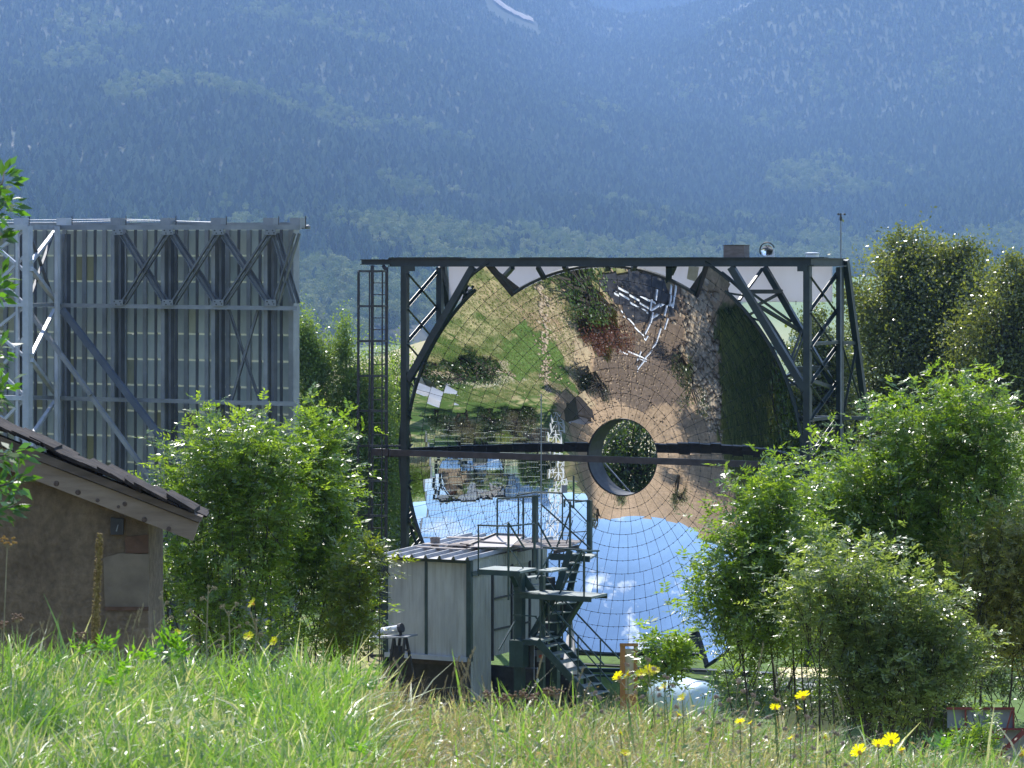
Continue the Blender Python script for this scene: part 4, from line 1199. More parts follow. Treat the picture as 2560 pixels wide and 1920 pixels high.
# flights
def flight(p0, p1, q0, q1, n, name='tread', w=.04, strh=.16):
    """p: left/front stringer ends, q: right/back stringer ends"""
    tseg('stringer', p0, p1, w, strh); tseg('stringer', q0, q1, w, strh)
    for i in range(n):
        f = (i+.6)/n
        a_ = p0.lerp(p1, f); b_ = q0.lerp(q1, f); z = (a_.z+b_.z)/2; a_.z = b_.z = z
        d = Vector((p1.x-p0.x, p1.y-p0.y, 0)).normalized()*.12
        slab(name, [a_-d, b_-d, b_+d, a_+d], .025)
flight(Q(1343, 1603, FR), Q(1470, 1742, FR), Q(1391, 1595, BK), Q(1518, 1738, BK), 7)
flight(Q(1385, 1492, 9.8), Q(1330, 1590, 9.8), Q(1440, 1492, 9.2), Q(1385, 1585, 9.2), 4)
flight(Q(1300, 1430, 9.9), Q(1340, 1490, 9.9), Q(1345, 1428, 9.3), Q(1385, 1488, 9.3), 3)
flight(Q(1388, 1490, 8.9), Q(1425, 1375, 8.9), Q(1420, 1490, 8.6), Q(1452, 1372, 8.6), 5, strh=.14)
for i in range(6):
    y = 1350+i*26
# handrails of the long flight
for c, x0, y0, x1, y1 in ((FR, 1349, 1484, 1510, 1662), (BK, 1405, 1495, 1549, 1647)):
    tseg('handrail', Q(x0, y0, c), Q(x1, y1, c), .040, kind='tube')
    tseg('handrail', Q(x0-12, y0+56, c), Q(x1-18, y1+62, c), .032, kind='tube')
    for x, yt, yb2 in ((x0+1, y0, y0+118), (x0+96, y0+105, y0+210)): tseg('baluster', Q(x, yt, c), Q(x, yb2, c), .035, kind='tube')
tseg('handrail', Q(1283, 1480, 10.6), Q(1349, 1484, FR), .035, kind='tube')
tseg('handrail', Q(1280, 1537, 10.6), Q(1342, 1541, FR), .03, kind='tube')
tseg('baluster', Q(1286, 1480, 10.6), Q(1286, 1600, 10.6), .03, kind='tube')
# guard of the lower landing
tseg('guard_rail', Q(1194, 1313, 11.2), Q(1276, 1315, 11.2), .04, kind='tube'); tseg('guard_rail', Q(1276, 1315, 11.2), Q(1335, 1309, 10.2), .04, kind='tube')
tseg('guard_rail', Q(1194, 1370, 11.2), Q(1272, 1372, 11.2), .015, kind='tube')
for x, yt, yb2, w, c in ((1196, 1313, 1440, .035, 11.2), (1271, 1308, 1420, .055, 11.2), (1336, 1310, 1430, .06, 10.2), (1271, 1420, 1500, .05, 11.2)): tseg('guard_post', Q(x, yt, c), Q(x, yb2, c), w, kind='tube')
tseg('guard_rail', Q(1270, 1306, 11.2), Q(1312, 1372, 10.6), .045, kind='tube'); tseg('guard_rail', Q(1275, 1372, 11.2), Q(1308, 1420, 10.6), .03, kind='tube')
# guard of the roof deck
CD = 8.3
for (x0, y0), (x1, y1), w, c0, c1 in (((1243, 1247), (1350, 1239), .045, CD, CD-.3), ((1293, 1238), (1342, 1230), .04, CD-1, CD-1), ((1342, 1230), (1406, 1233), .04, CD-1, CD-1),
        ((1290, 1243), (1296, 1237), .04, CD-1, CD-1), ((1340, 1308), (1406, 1307), .015, CD-.6, CD-.8), ((1410, 1249), (1476, 1253), .035, CD-1, CD-1), ((1438, 1255), (1474, 1251), .04, CD-.7, CD-1),
        ((1344, 1305), (1382, 1376), .045, CD+.6, CD+.4), ((1354, 1262), (1475, 1371), .04, CD, CD), ((1405, 1234), (1432, 1270), .035, CD, CD), ((1428, 1262), (1473, 1310), .03, CD-.5, CD-.8),
        ((1425, 1278), (1392, 1368), .04, CD, CD), ((1432, 1300), (1408, 1385), .022, CD-.4, CD-.4), ((1468, 1330), (1440, 1378), .025, CD-1, CD-1), ((1430, 1331), (1468, 1328), .025, CD-1, CD-1)):
    tseg('guard_rail', Q(x0, y0, c0), Q(x1, y1, c1), w, kind='tube')
for x, yt, yb2, w, c in ((1243, 1247, 1372, .045, CD), (1296, 1240, 1372, .04, CD-1), (1308, 1240, 1352, .05, CD-1), (1338, 1240, 1430, .11, CD-.5), (1406, 1232, 1360, .035, CD-1), (1411, 1249, 1268, .05, CD-1), (1474, 1251, 1395, .10, CD-1), (1425, 1254, 1640, .055, CD), (1434, 1189, 1271, .045, CD), (1398, 1355, 1480, .045, CD-.4), (1460, 1393, 1500, .06, CD)):
    tseg('guard_post', Q(x, yt, c), Q(x, yb2, c), w, kind='tube' if w < .1 else 'box')
box_part('instrument_case', Q(1411, 1222, CD-.6), .045, .09, .06, M['galv'])
# mid deck at roof level behind the stairs
slab('landing', [Q(1376, 1396, 8.4), Q(1474, 1396, 8.4), Q(1494, 1384, 7.6), Q(1396, 1384, 7.6)], .04)
tseg('landing_edge', Q(1372, 1390, 8.45), Q(1474, 1398, 8.45), .05, .13)
tseg('column', Q(1440, 1400, 8.2), Q(1424, 1500, 8.6), .09, .08); tseg('column', Q(1432, 1395, 8.2), Q(1392, 1500, 8.9), .08)
# guard round landing B
for (x0, y0), (x1, y1), w, c0, c1 in (((1358, 1368), (1470, 1376), .04, 9.3, 9.3), ((1454, 1378), (1497, 1377), .045, 10.5, 9.7), ((1454, 1378), (1398, 1485), .04, 10.5, 10.3), ((1382, 1374), (1340, 1448), .04, 9.6, 9.9),
        ((1335, 1423), (1499, 1431), .015, 9.6, 9.6), ((1400, 1488), (1376, 1540), .03, 10, 10), ((1368, 1502), (1340, 1560), .03, 10, 10), ((1430, 1494), (1456, 1494), .03, 9.7, 9.7)):
    tseg('guard_rail', Q(x0, y0, c0), Q(x1, y1, c1), w, kind='tube')
for x, yt, yb2, w, c in ((1493, 1377, 1492, .03, 9.7), (1460, 1378, 1492, .04, 10.5), (1425, 1470, 1640, .05, 9.0), (1354, 1372, 1560, .05, 9.9), (1372, 1500, 1590, .04, 10)): tseg('guard_post', Q(x, yt, c), Q(x, yb2, c), w, kind='tube')
tseg('bracket', Q(1456, 1496, 10.0), Q(1420, 1556, 9.6), .09); tseg('bracket', Q(1420, 1556, 9.6), Q(1396, 1592, 9.4), .07); tseg('bracket', Q(1276, 1432, 10.9), Q(1292, 1466, 10.2), .10, .04)
tseg('bracket', Q(1288, 1552, 10.6), Q(1247, 1625, 11.2), .03); tseg('bracket', Q(1352, 1560, 9.9), Q(1330, 1590, 9.9), .06)
for i, (x, y, w) in enumerate(((1368, 1470, .3), (1375, 1545, .35), (1405, 1530, .35))): box_part('machine_block', Q(x, y, 8.9), .14+.03*i, w*.8, .12, M['dark'])
# hanging tools under the landing
for x, y0, y1 in ((1344, 1668, 1700), (1336, 1610, 1700)): tseg('cord', Q(x, y0, 10.3), Q(x-1, y1, 10.3), .012, kind='tube', mat=M['galv_pale_and_sunlit'])
part('cord_weight', M['white_paint'], lambda b: b.lathe(Q(1344, 1706, 10.3), ZZ, [(.0, 0), (.03, .01), (.03, .06), (.008, .09)], 8), st)
# tall thin mast through the deck
t = thing('thin_mast', drop(Q(1353, 1500, 8.6)), 'very tall thin grey mast rising beside the shed in front of the mirror', 'mast')
b = MB(); b.tube([drop(Q(1353, 1500, 8.6)), Q(1353, 985, 8.6)], .022, 6, .012); b.build('pole', M['galv'], t)
# grey cloth bag hanging below the stairs
t = thing('hanging_sheet', Q(1426, 1560, 8.6), 'pale grey plastic sheet hanging in folds behind the green stairs', 'sheet')
V = []; Fs = []
for j in range(9):
    for i in range(9):
        u = i/8; v = j/8
        p = Q(1426 + (u-.5)*(10+34*v), 1556+v*130, 8.6+.07*math.sin(u*14+v*3)*v)
        V.append(p - Vector(t.location))
for j in range(8):
    for i in range(8): Fs.append((j*9+i, j*9+i+1, (j+1)*9+i+1, (j+1)*9+i))
put('sheet_cloth', np_mesh('sheet_cloth', np.array(V), np.array(Fs), M['white_sheet'], smooth=True), t)

# ------------------------------------------------------------------ small things in the yard
t = thing('trestle_table', drop(Q(985, 1600, 11.0)), 'dark iron trestle table at the left corner of the shed', 'table')
b = MB(); b.bar(Q(930, 1593, 11.2), Q(1031, 1590, 11.2), .5, .03); b.build('table_top', M['galv'], t)
for x0, x1, c in ((985, 968, 11.4), (985, 995, 11.0), (1012, 1000, 11.4), (1015, 1036, 11.0), (1000, 990, 10.9)):
    b = MB(); b.bar(Q(x0, 1594, c), Q(x1, 1700, c), .05); b.build('leg', M['dark'], t)
for y in (1625, 1655): 
    b = MB(); b.bar(Q(975, y, 11.2), Q(1022, y, 11.2), .035); b.build('stretcher', M['dark'], t)
b = MB(); b.obox(Q(992, 1640, 11.2), UU*.09, ZZ*.22, NN*.08); b.build('jack', M['dark'], t)
t = thing('white_cylinder', Q(975, 1580, 11.2), 'white metal cylinder with a dark clamp lying on the trestle table', 'cylinder')
b = MB(); b.tube([Q(944, 1579, 11.2), Q(1002, 1570, 11.2)], .075, 14); b.build('tube_body', M['white_paint'], t, smooth=False)
b = MB(); b.tube([Q(998, 1571, 11.2), Q(1006, 1569, 11.2)], .105, 10); b.bar(Q(1002, 1590, 11.2), Q(1000, 1560, 11.2), .05); b.bar(Q(996, 1590, 11.2), Q(1008, 1592, 11.2), .2, .04); b.build('clamp', M['dark'], t)
b = MB(); b.tube([Q(938, 1580, 11.2), Q(945, 1579, 11.2)], .085, 14); b.build('end_cap', M['galv'], t)

t = thing('orange_cabinet', drop(Q(1572, 1680, 14)), 'narrow orange wooden post cabinet with a pale beige panel at the stair foot', 'cabinet')
OC = 14.0
def obx(name, x0, x1, y0, y1, c0, c1, m):
    b = MB(); b.hexa([Q(x0, y1, c0), Q(x1, y1, c0), Q(x1, y1, c1), Q(x0, y1, c1), Q(x0, y0, c0), Q(x1, y0, c0), Q(x1, y0, c1), Q(x0, y0, c1)]); return b.build(name, m, t)
obx('side_board', 1550, 1563, 1612, 1790, OC, OC-.3, M['orange_wood']); obx('side_board', 1584, 1594, 1608, 1790, OC, OC-.3, M['orange_wood'])
obx('front_panel', 1563, 1584, 1622, 1735, OC-.03, OC-.06, M['beige']); obx('top_board', 1549, 1596, 1608, 1616, OC+.02, OC-.32, M['orange_wood']); obx('lower_board', 1563, 1584, 1735, 1790, OC-.02, OC-.06, M['orange_wood'])
t = thing('gas_tank', drop(Q(1762, 1760, 22)), 'pale blue round ended tank lying in the grass below the mirror', 'tank')
TC = 22.0; c1_ = Q(1756, 1760, TC); dv = (-UU*0.75-NN*0.65).normalized()
b = MB(); b.lathe(c1_, dv, [(0, -.22), (.15, -.20), (.30, -.11), (.365, 0), (.365, 1.5), (.30, 1.62), (0, 1.7)], 24); b.build('tank_shell', M['tank'], t, smooth=True)
b = MB(); b.lathe(c1_+dv*.12, dv, [(.372, 0), (.385, .01), (.385, .04), (.372, .05)], 24); b.build('tank_band', M['white_paint'], t)
for k in (.4, 1.2):
    b = MB(); b.obox(c1_+dv*k-ZZ*.6, dv.cross(ZZ)*.3, ZZ*.3, dv*.04); b.build('tank_foot', M['grey_panel'], t)
t = thing('picnic_table', drop(Q(1480, 1660, 7)), 'dark green slatted picnic table on the lit grass behind the stairs', 'table')
for y, c in ((1672, 5.5), (1674, 5.3), (1677, 5.1), (1688, 5.8)):
    b = MB(); b.bar(Q(1440, y, c), Q(1650, y+3, c), .14, .04); b.build('slat', M['stair_green'], t)
for x in (1460, 1630):
    b = MB(); b.bar(Q(x, 1676, 5.3), drop(Q(x+8, 1676, 5.3)), .07); b.build('leg', M['stair_green'], t)
# grey and yellow hut with blue barrel behind the right bushes
hp = P(2060, 1760, 66)
t = thing('site_hut', Vector((hp.x, hp.y, GZ0)), 'low cream walled hut with a grey roof half hidden by the right bushes', 'hut')
b = MB(); b.box((hp.x-.2, hp.y+1, GZ0+.75), (1.2, 1.6, 1.5)); b.build('hut_wall', M['cream'], t)
b = MB(); b.hexa([P(1940, 1728, 65), P(2120, 1728, 65), P(2120, 1696, 67.5), P(1940, 1696, 67.5), P(1940, 1722, 65), P(2120, 1722, 65), P(2120, 1690, 67.5), P(1940, 1690, 67.5)]); b.build('roof', M['grey_panel'], t)
t = thing('blue_barrel', P(2272, 1700, 60), 'small blue plastic barrel glimpsed between the stems of the right bushes', 'barrel')
b = MB(); b.lathe(P(2272, 1702, 60), ZZ, [(.12, 0), (.14, .05), (.145, .3), (.13, .36), (.06, .4), (.05, .44)], 14); b.build('barrel_body', M['blue_paint'], t)
# red framed grey panels low on the right
t = thing('red_framed_trailer', P(2470, 1860, 40), 'dark red steel framed box of grey panels at the lower right corner', 'trailer')
def rp_(name, x0, x1, y0, y1, d0, d1, m):
    b = MB(); b.hexa([P(x0, y1, d0), P(x1, y1, d0), P(x1, y1, d1), P(x0, y1, d1), P(x0, y0, d0), P(x1, y0, d0), P(x1, y0, d1), P(x0, y0, d1)]); b.build(name, m, t)
for x0, x1 in ((2368, 2413), (2418, 2472), (2477, 2532)): rp_('grey_sheet', x0, x1, 1774, 1820, 40, 40.05, M['grey_panel'])
for x in (2414, 2474, 2534): rp_('frame_post', x-2.5, x+2.5, 1770, 1822, 39.95, 40.1, M['red_steel'])
rp_('frame_rail', 2366, 2537, 1768, 1774, 39.93, 40.1, M['red_steel']); rp_('frame_rail', 2380, 2600, 1820, 1826, 39.9, 40.1, M['red_steel'])
rp_('grey_sheet', 2500, 2620, 1827, 1960, 40, 40.05, simple('pale_sheet', (.20,.20,.19), (.27,.27,.25))); rp_('frame_post', 2478, 2498, 1826, 1850, 39.9, 40.1, M['red_steel'])
b = MB(); b.bar(P(2560, 1828, 39.8), P(2480, 1905, 39.8), .05); b.build('frame_brace', M['red_steel'], t)
b = MB(); b.bar(P(2530, 1776, 39.8), P(2510, 1845, 39.8), .018); b.build('frame_brace', M['red_steel'], t)

# ------------------------------------------------------------------ earth plastered outbuilding on the left
HD = 30.0
hs = thing('plastered_outbuilding', P(100, 1650, HD), 'brown mud plastered outbuilding with a slate edged roof at the left', 'outbuilding')
def plaster():
    m, nt, b = new_mat('brown_mud_plaster')
    col, h, _ = noise_mix(nt, (0.18,0.13,0.08), (0.33,0.245,0.155), 1.6, detail=10, rough=0.65)
    v2, h2, _ = noise_mix(nt, (0.6,0.6,0.6), (1.2,1.2,1.2), 13, detail=8, rough=.75)
    c = mixc(nt, col, v2, 0.8, 'MULTIPLY')
    nt.links.new(c, b.inputs['Base Color']); b.inputs['Roughness'].default_value = 0.95
    mx = mixc(nt, h, h2, 0.5)
    bump(nt, b, mx, 1.0, 0.14)
    return m
pl = plaster()
def hb_(name, pts, d0, d1, m, grid=False):
    b = MB(); n = len(pts)
    vs = [P(x, y, d0) for x, y in pts]; dd = Vector((0, d1-d0, 0)); vs += [v+dd for v in vs]
    b.add(vs, [tuple(range(n-1, -1, -1)), tuple(range(n, 2*n))]+[(i, (i+1) % n, n+(i+1) % n, n+i) for i in range(n)])
    return b.build(name, m, hs)
hb_('wall', [(-330, 1900), (370, 1900), (370, 1304), (62, 1186), (-330, 1036)], HD, HD+1.3, pl)
grey_pl = simple('grey_cement_patch', (0.14,0.112,0.078), (0.22,0.178,0.125), 3, rough=0.95, bmp=0.8)
brickc = simple('exposed_brown_block', (0.085,0.048,0.03), (0.13,0.075,0.045), 12, rough=0.95, bmp=0.6)
hb_('cement_patch', [(262, 1518), (371, 1518), (371, 1386), (300, 1383), (258, 1395)], HD-.012, HD+.01, grey_pl)
hb_('block_patch', [(314, 1383), (371, 1383), (371, 1336), (312, 1342)], HD-.018, HD+.01, brickc)
hb_('lower_block', [(262, 1700), (371, 1700), (371, 1526), (258, 1524)], HD-.008, HD+.01, pl)
hb_('joint_course', [(262, 1526), (371, 1527), (371, 1517), (262, 1517)], HD-.022, HD+.01, brickc)
hb_('vent_box', [(276, 1337), (308, 1337), (309, 1297), (276, 1295)], HD-.06, HD+.01, M['dark'])
hb_('vent_flap', [(289, 1328), (292, 1329), (296, 1312), (294, 1312)], HD-.075, HD-.062, M['grey_panel'])
# barge board: weathered timber with knots
wood = simple('weathered_timber', (0.19,0.14,0.10), (0.30,0.235,0.175), 2.2, rough=0.85, bmp=0.25, stretch=(0.8,1,5))
sl = (1346-1000)/(482-(-330))
def by(x, off): return 1166 + off + (x-0)*0.382
RAF = [(-330, by(-330, 0)), (482, by(482, 0)+2), (497, by(497, -48)), (-330, by(-330, -50))]
hb_('barge_board', RAF, HD-.22, HD-.14, wood)
knot = simple('timber_knot', (0.06,0.04,0.03), (0.14,0.10,0.08), 40, rough=0.9)
for x, y, r in ((141, 1209, 7), (195, 1231, 7), (244, 1251, 5), (312, 1260, 6), (296, 1267, 4), (361, 1299, 7), (422, 1322, 6)):
    b = MB(); b.lathe(P(x, y, HD-.222), (0, -1, 0), [(r/F*HD*1.0, 0), (r/F*HD*.9, .004), (0, .006)], 12); b.build('knot', knot, hs)
hb_('upper_board', [(-330, by(-330, -52)), (499, by(499, -50)), (505, by(505, -66)), (-330, by(-330, -82))], HD-.28, HD-.13, simple('dark_timber', (0.09,0.07,0.055), (0.17,0.13,0.10), 3, rough=0.9, bmp=0.3, stretch=(1,1,5)))
# slates: overlapping courses down the slope, four deep
rs = random.Random(8)
dirv = (P(500, by(500, 0), HD)-P(0, by(0, 0), HD)).normalized()
for row in range(4):
    x = -330
    while x < 470:
        ln = rs.uniform(28, 80); th = rs.uniform(4, 12)
        if x+ln > 505: ln = 512-x
        d0 = HD-.36+row*.42+rs.uniform(-.03, .03)
        off = -88+0.028*(x+330)*0+rs.uniform(-2, 2)
        y0 = by(x, off+ (22 if x > 300 else 14*(x > 120))); 
        lift = rs.uniform(2, 13)
        p0 = P(x-12, y0-lift-7, d0); p1 = P(x+ln, by(x+ln, off+(22 if x > 300 else 14*(x > 120)))-2, d0)
        b = MB(); t_ = th/F*HD
        w = Vector((0, .44, 0)); nn = ZZ*t_
        j1 = Vector((rs.uniform(-.02, .02), rs.uniform(-.02, .02), 0))
        b.hexa([p0, p1+j1, p1+w, p0+w, p0+nn, p1+nn*.8+j1, p1+w+nn, p0+w+nn]); b.build('slate', M['slate'], hs)
        x += ln*rs.uniform(.62, .8)
# ------------------------------------------------------------------ plants
def leaf_quads(pos, d, nrm, ln, wd, fold=0.12):
    """pos, d, nrm (N,3); ln, wd (N,) -> verts (4N,3), faces"""
    s = np.cross(d, nrm); s /= np.maximum(np.linalg.norm(s, axis=1), 1e-6)[:, None]
    ln = ln[:, None]; wd = wd[:, None]
    mid = pos + d*ln*0.45
    up = nrm*wd*fold
    v = np.stack([pos, mid+s*wd*0.5+up, pos+d*ln, mid-s*wd*0.5+up], 1).reshape(-1, 3)
    f = np.arange(len(v)).reshape(-1, 4)
    return v, f

def unit(v): return v/np.maximum(np.linalg.norm(v, axis=-1, keepdims=True), 1e-6)

def ash_fronds(pos, d, rng, size, tint_base, tint_var):
    """pinnate leaves: pos,d (N,3). returns verts, faces, tints"""
    N = len(pos)
    side = np.cross(d, np.array([0, 0, 1.0])); side = unit(side + rng.normal(size=(N, 3))*0.35)
    nrm = unit(np.cross(side, d))
    L0 = size*rng.uniform(0.75, 1.2, N)
    V = []; Fa = []; T = []
    hue = rng.uniform(0, 1, N)
    base = tint_base[0]*(1-hue[:, None]) + tint_base[1]*hue[:, None]
    cnt = 0
    for k in range(5):
        for sgn in ((-1, 1) if k < 4 else (0,)):
            f = 0.28+0.18*k
            p = pos + d*(L0*f)[:, None] - np.array([0, 0, 1.0])*(L0*0.22*f*f)[:, None]
            ld = unit(d*(0.55 if sgn else 1.0) + side*0.85*sgn - np.array([0, 0, 0.18]) + rng.normal(size=(N, 3))*0.16)
            ln = L0*(0.36 if k < 3 else 0.30)*rng.uniform(0.8, 1.15, N)
            nn = unit(nrm + rng.normal(size=(N, 3))*0.30)
            v, fc = leaf_quads(p, ld, nn, ln, ln*0.36)
            V.append(v); Fa.append(fc+cnt); cnt += len(v)
            T.append(np.repeat(base*rng.uniform(1-tint_var, 1+tint_var, (N, 1)), 4, axis=0))
    return np.concatenate(V), np.concatenate(Fa), np.concatenate(T)

def stem_tree(mb, base, tips, r0, rng, bend=0.15):
    """several stems from the base, side twigs to the tips"""
    base = Vector(base)
    for tp, r in tips:
        tp = Vector(tp); m = 7; pts = []
        off = Vector(tuple(rng.normal(size=3)*bend))
        for i in range(m+1):
            f = i/m
            pts.append(base.lerp(tp, f) + off*math.sin(math.pi*f) + Vector(tuple(rng.normal(size=3)*0.02)))
        mb.tube(pts, r, 6, r*0.25)

def ash_bush(label, name, blobs, nshoot, size, base_pt, stems, rng_seed, tint=None, per=10, group=None, shoot_len=(0.4, 1.0), cat='tree'):
    """blobs: (centre Vector, (rx, ry, rz)) list"""
    rng = np.random.default_rng(rng_seed)
    t = thing(name, base_pt, label, cat, group)
    tint = tint or (np.array([0.105, 0.185, 0.030]), np.array([0.205, 0.285, 0.058]))
    w = np.array([b[1][0]*b[1][2] for b in blobs]); w = w/w.sum()
    idx = rng.choice(len(blobs), nshoot, p=w)
    C_ = np.array([tuple(b[0]) for b in blobs])[idx]; Rr = np.array([b[1] for b in blobs])[idx]
    u = unit(rng.normal(size=(nshoot, 3))); rad = rng.uniform(0.25, 1.0, nshoot)**0.55
    p0 = C_ + u*Rr*rad[:, None]*0.88
    sdir = unit(u*0.55*np.array([1, 1, 0.5]) + np.array([0, 0, 1.15]) + rng.normal(size=(nshoot, 3))*0.30)
    sl = rng.uniform(*shoot_len, nshoot)
    P0 = []; D0 = []
    for k in range(per):
        f = (k+0.4)/per
        pp = p0 + sdir*(sl*f)[:, None]
        ang = rng.uniform(0, 6.28, nshoot)
        s1 = unit(np.cross(sdir, np.array([0.2, 0.1, 1.0]))); s2 = np.cross(sdir, s1)
        out = s1*np.cos(ang)[:, None] + s2*np.sin(ang)[:, None]
        dd = unit(out + sdir*(0.35+0.5*f))
        P0.append(pp); D0.append(dd)
    v, f, tt = ash_fronds(np.concatenate(P0), np.concatenate(D0), rng, size, tint, 0.25)
    me = np_mesh('crown', v - np.array(tuple(base_pt)), f, M['leaf'], tt)
    put('crown', me, t)
    mb = MB()
    stem_tree(mb, base_pt, stems, 0.03, rng)
    for i in range(0, nshoot, 3):
        mb.tube([Vector(p0[i])-Vector(sdir[i])*sl[i]*0.6, Vector(p0[i])+Vector(sdir[i])*sl[i]*0.9], 0.008, 4, 0.003)
    mb.build('trunk', M['bark'], t)
    return t

def blob(px, py, d, rx, rz, ry=None):
    """ellipsoid given by its centre pixel and radii in pixels"""
    s = d/F
    return (P(px, py, d), (rx*s, (ry or rx*0.8)*s, rz*s))
def base_at(px, d): 
    x = (px-1280)/F*d; return Vector((x, d, float(ground_h(x, d))-0.1))

# ash bush left of centre: two stems of growth
d = 46.0
b0 = base_at(560, d)
ash_bush('bright green young ash with many shoots in front of the grey heliostat', 'ash_tree',
    [blob(600, 1230, d, 95, 90), blob(500, 1300, d, 110, 110), blob(640, 1330, d, 110, 120), blob(560, 1450, d, 165, 120), blob(430, 1260, d, 55, 60), blob(560, 1160, d, 62, 60), blob(690, 1250, d, 55, 70), blob(450, 1500, d, 90, 110), blob(600, 1600, d, 150, 90)],
    430, 0.25, b0, [(P(600, 1150, d), .035), (P(480, 1240, d), .03), (P(680, 1270, d), .03), (P(540, 1350, d), .03), (P(590, 1300, d), .028)], 31)
d = 47.5
b1 = base_at(780, d)
ash_bush('slender green ash with tall leader between the heliostat and the shed', 'ash_tree',
    [blob(800, 1150, d, 48, 60), blob(830, 1240, d, 60, 75), blob(745, 1190, d, 40, 50), blob(775, 1330, d, 80, 90), blob(850, 1330, d, 50, 45), blob(790, 1470, d, 105, 110), blob(855, 1490, d, 60, 95), blob(800, 1610, d, 120, 90), blob(740, 1420, d, 80, 120)],
    300, 0.25, b1, [(P(800, 1110, d), .03), (P(850, 1280, d), .025), (P(745, 1180, d), .025), (P(860, 1450, d), .02)], 32)
b2 = base_at(905, 46)
ash_bush('yellowish ash branch reaching right towards the shed wall', 'ash_sapling',
    [blob(905, 1430, 46, 38, 28), blob(955, 1405, 46, 26, 22), blob(880, 1500, 46, 40, 60), blob(870, 1600, 46, 55, 80), blob(945, 1450, 46, 18, 14)],
    75, 0.23, b2, [(P(950, 1410, 46), .018), (P(890, 1470, 46), .02)], 33, tint=(np.array([.10, .15, .02]), np.array([.20, .22, .035])), shoot_len=(.25, .5), cat='sapling')

# right hand group of ashes
d = 44.0
ash_bush('leftmost of the right hand ashes, low and spreading in front of the mirror edge', 'ash_tree',
    [blob(1900, 1350, d, 60, 90), blob(1845, 1450, d, 75, 75), blob(1790, 1540, d, 60, 60), blob(1900, 1520, d, 105, 90), blob(1960, 1420, d, 90, 110), blob(1940, 1290, d, 45, 60), blob(1850, 1640, d, 75, 60), blob(1960, 1640, d, 90, 60)],
    330, 0.235, base_at(2040, d), [(P(1900, 1330, d), .03), (P(1840, 1480, d), .025), (P(1800, 1600, d), .02), (P(1960, 1450, d), .03), (P(2000, 1560, d), .03)], 41)
ash_bush('tallest right hand ash with its pointed top against the dark tree', 'ash_tree',
    [blob(2380, 1060, 46, 85, 60), blob(2300, 1140, 46, 110, 85), blob(2430, 1150, 46, 100, 90), blob(2180, 1210, 46, 90, 75), blob(2100, 1290, 46, 90, 75), blob(2240, 1300, 46, 130, 110), blob(2400, 1310, 46, 130, 120), blob(2500, 1200, 46, 60, 100), blob(2060, 1400, 46, 90, 90), blob(2200, 1450, 46, 130, 110), blob(2350, 1490, 46, 120, 120)],
    720, 0.235, base_at(2200, 46), [(P(2380, 1050, 46), .045), (P(2280, 1150, 46), .04), (P(2120, 1300, 46), .035), (P(2450, 1200, 46), .035), (P(2060, 1450, 46), .03), (P(2200, 1350, 46), .04), (P(2330, 1400, 46), .03)], 42)
ash_bush('middle right hand ash, dark stems showing below its silvery green leaves', 'ash_tree',
    [blob(2050, 1560, 42, 95, 85), blob(2200, 1620, 42, 110, 90), blob(2300, 1600, 42, 90, 100), blob(2120, 1480, 42, 80, 80), blob(2280, 1720, 42, 110, 80), blob(2150, 1740, 42, 90, 80), blob(2370, 1700, 42, 80, 90), blob(2230, 1800, 42, 120, 50)],
    470, 0.215, base_at(2150, 42), [(P(2060, 1500, 42), .03), (P(2120, 1480, 42), .035), (P(2200, 1560, 42), .03), (P(2230, 1480, 42), .03), (P(2320, 1560, 42), .025), (P(2010, 1640, 42), .02)], 43,
    tint=(np.array([.13, .185, .075]), np.array([.23, .28, .13])))
ash_bush('rightmost bush with olive and brownish leaves at the photo edge', 'olive_bush',
    [blob(2470, 1480, 45, 110, 100), blob(2540, 1420, 45, 80, 90), blob(2450, 1620, 45, 110, 90), blob(2550, 1600, 45, 90, 120), blob(2580, 1500, 45, 70, 120)],
    430, 0.17, base_at(2500, 45), [(P(2470, 1480, 45), .03), (P(2540, 1420, 45), .03), (P(2440, 1600, 45), .03)], 44,
    tint=(np.array([.15, .175, .05]), np.array([.30, .27, .09])), cat='bush')
ash_bush('small leafy sapling growing in front of the red framed panels', 'ash_sapling',
    [blob(2455, 1850, 34, 26, 22), blob(2430, 1890, 34, 50, 28), blob(2470, 1815, 34, 12, 14)], 26, 0.16, base_at(2440, 34), [(P(2450, 1790, 34), .015)], 45, shoot_len=(.15, .35), cat='sapling')
ash_bush('thin ash seedling in front of the black gap below the mirror', 'ash_sapling',
    [blob(1655, 1625, 40, 26, 30), blob(1650, 1700, 40, 45, 40), blob(1690, 1680, 40, 30, 30)], 26, 0.26, base_at(1655, 40), [(P(1655, 1590, 40), .014)], 46, shoot_len=(.15, .35), cat='sapling')

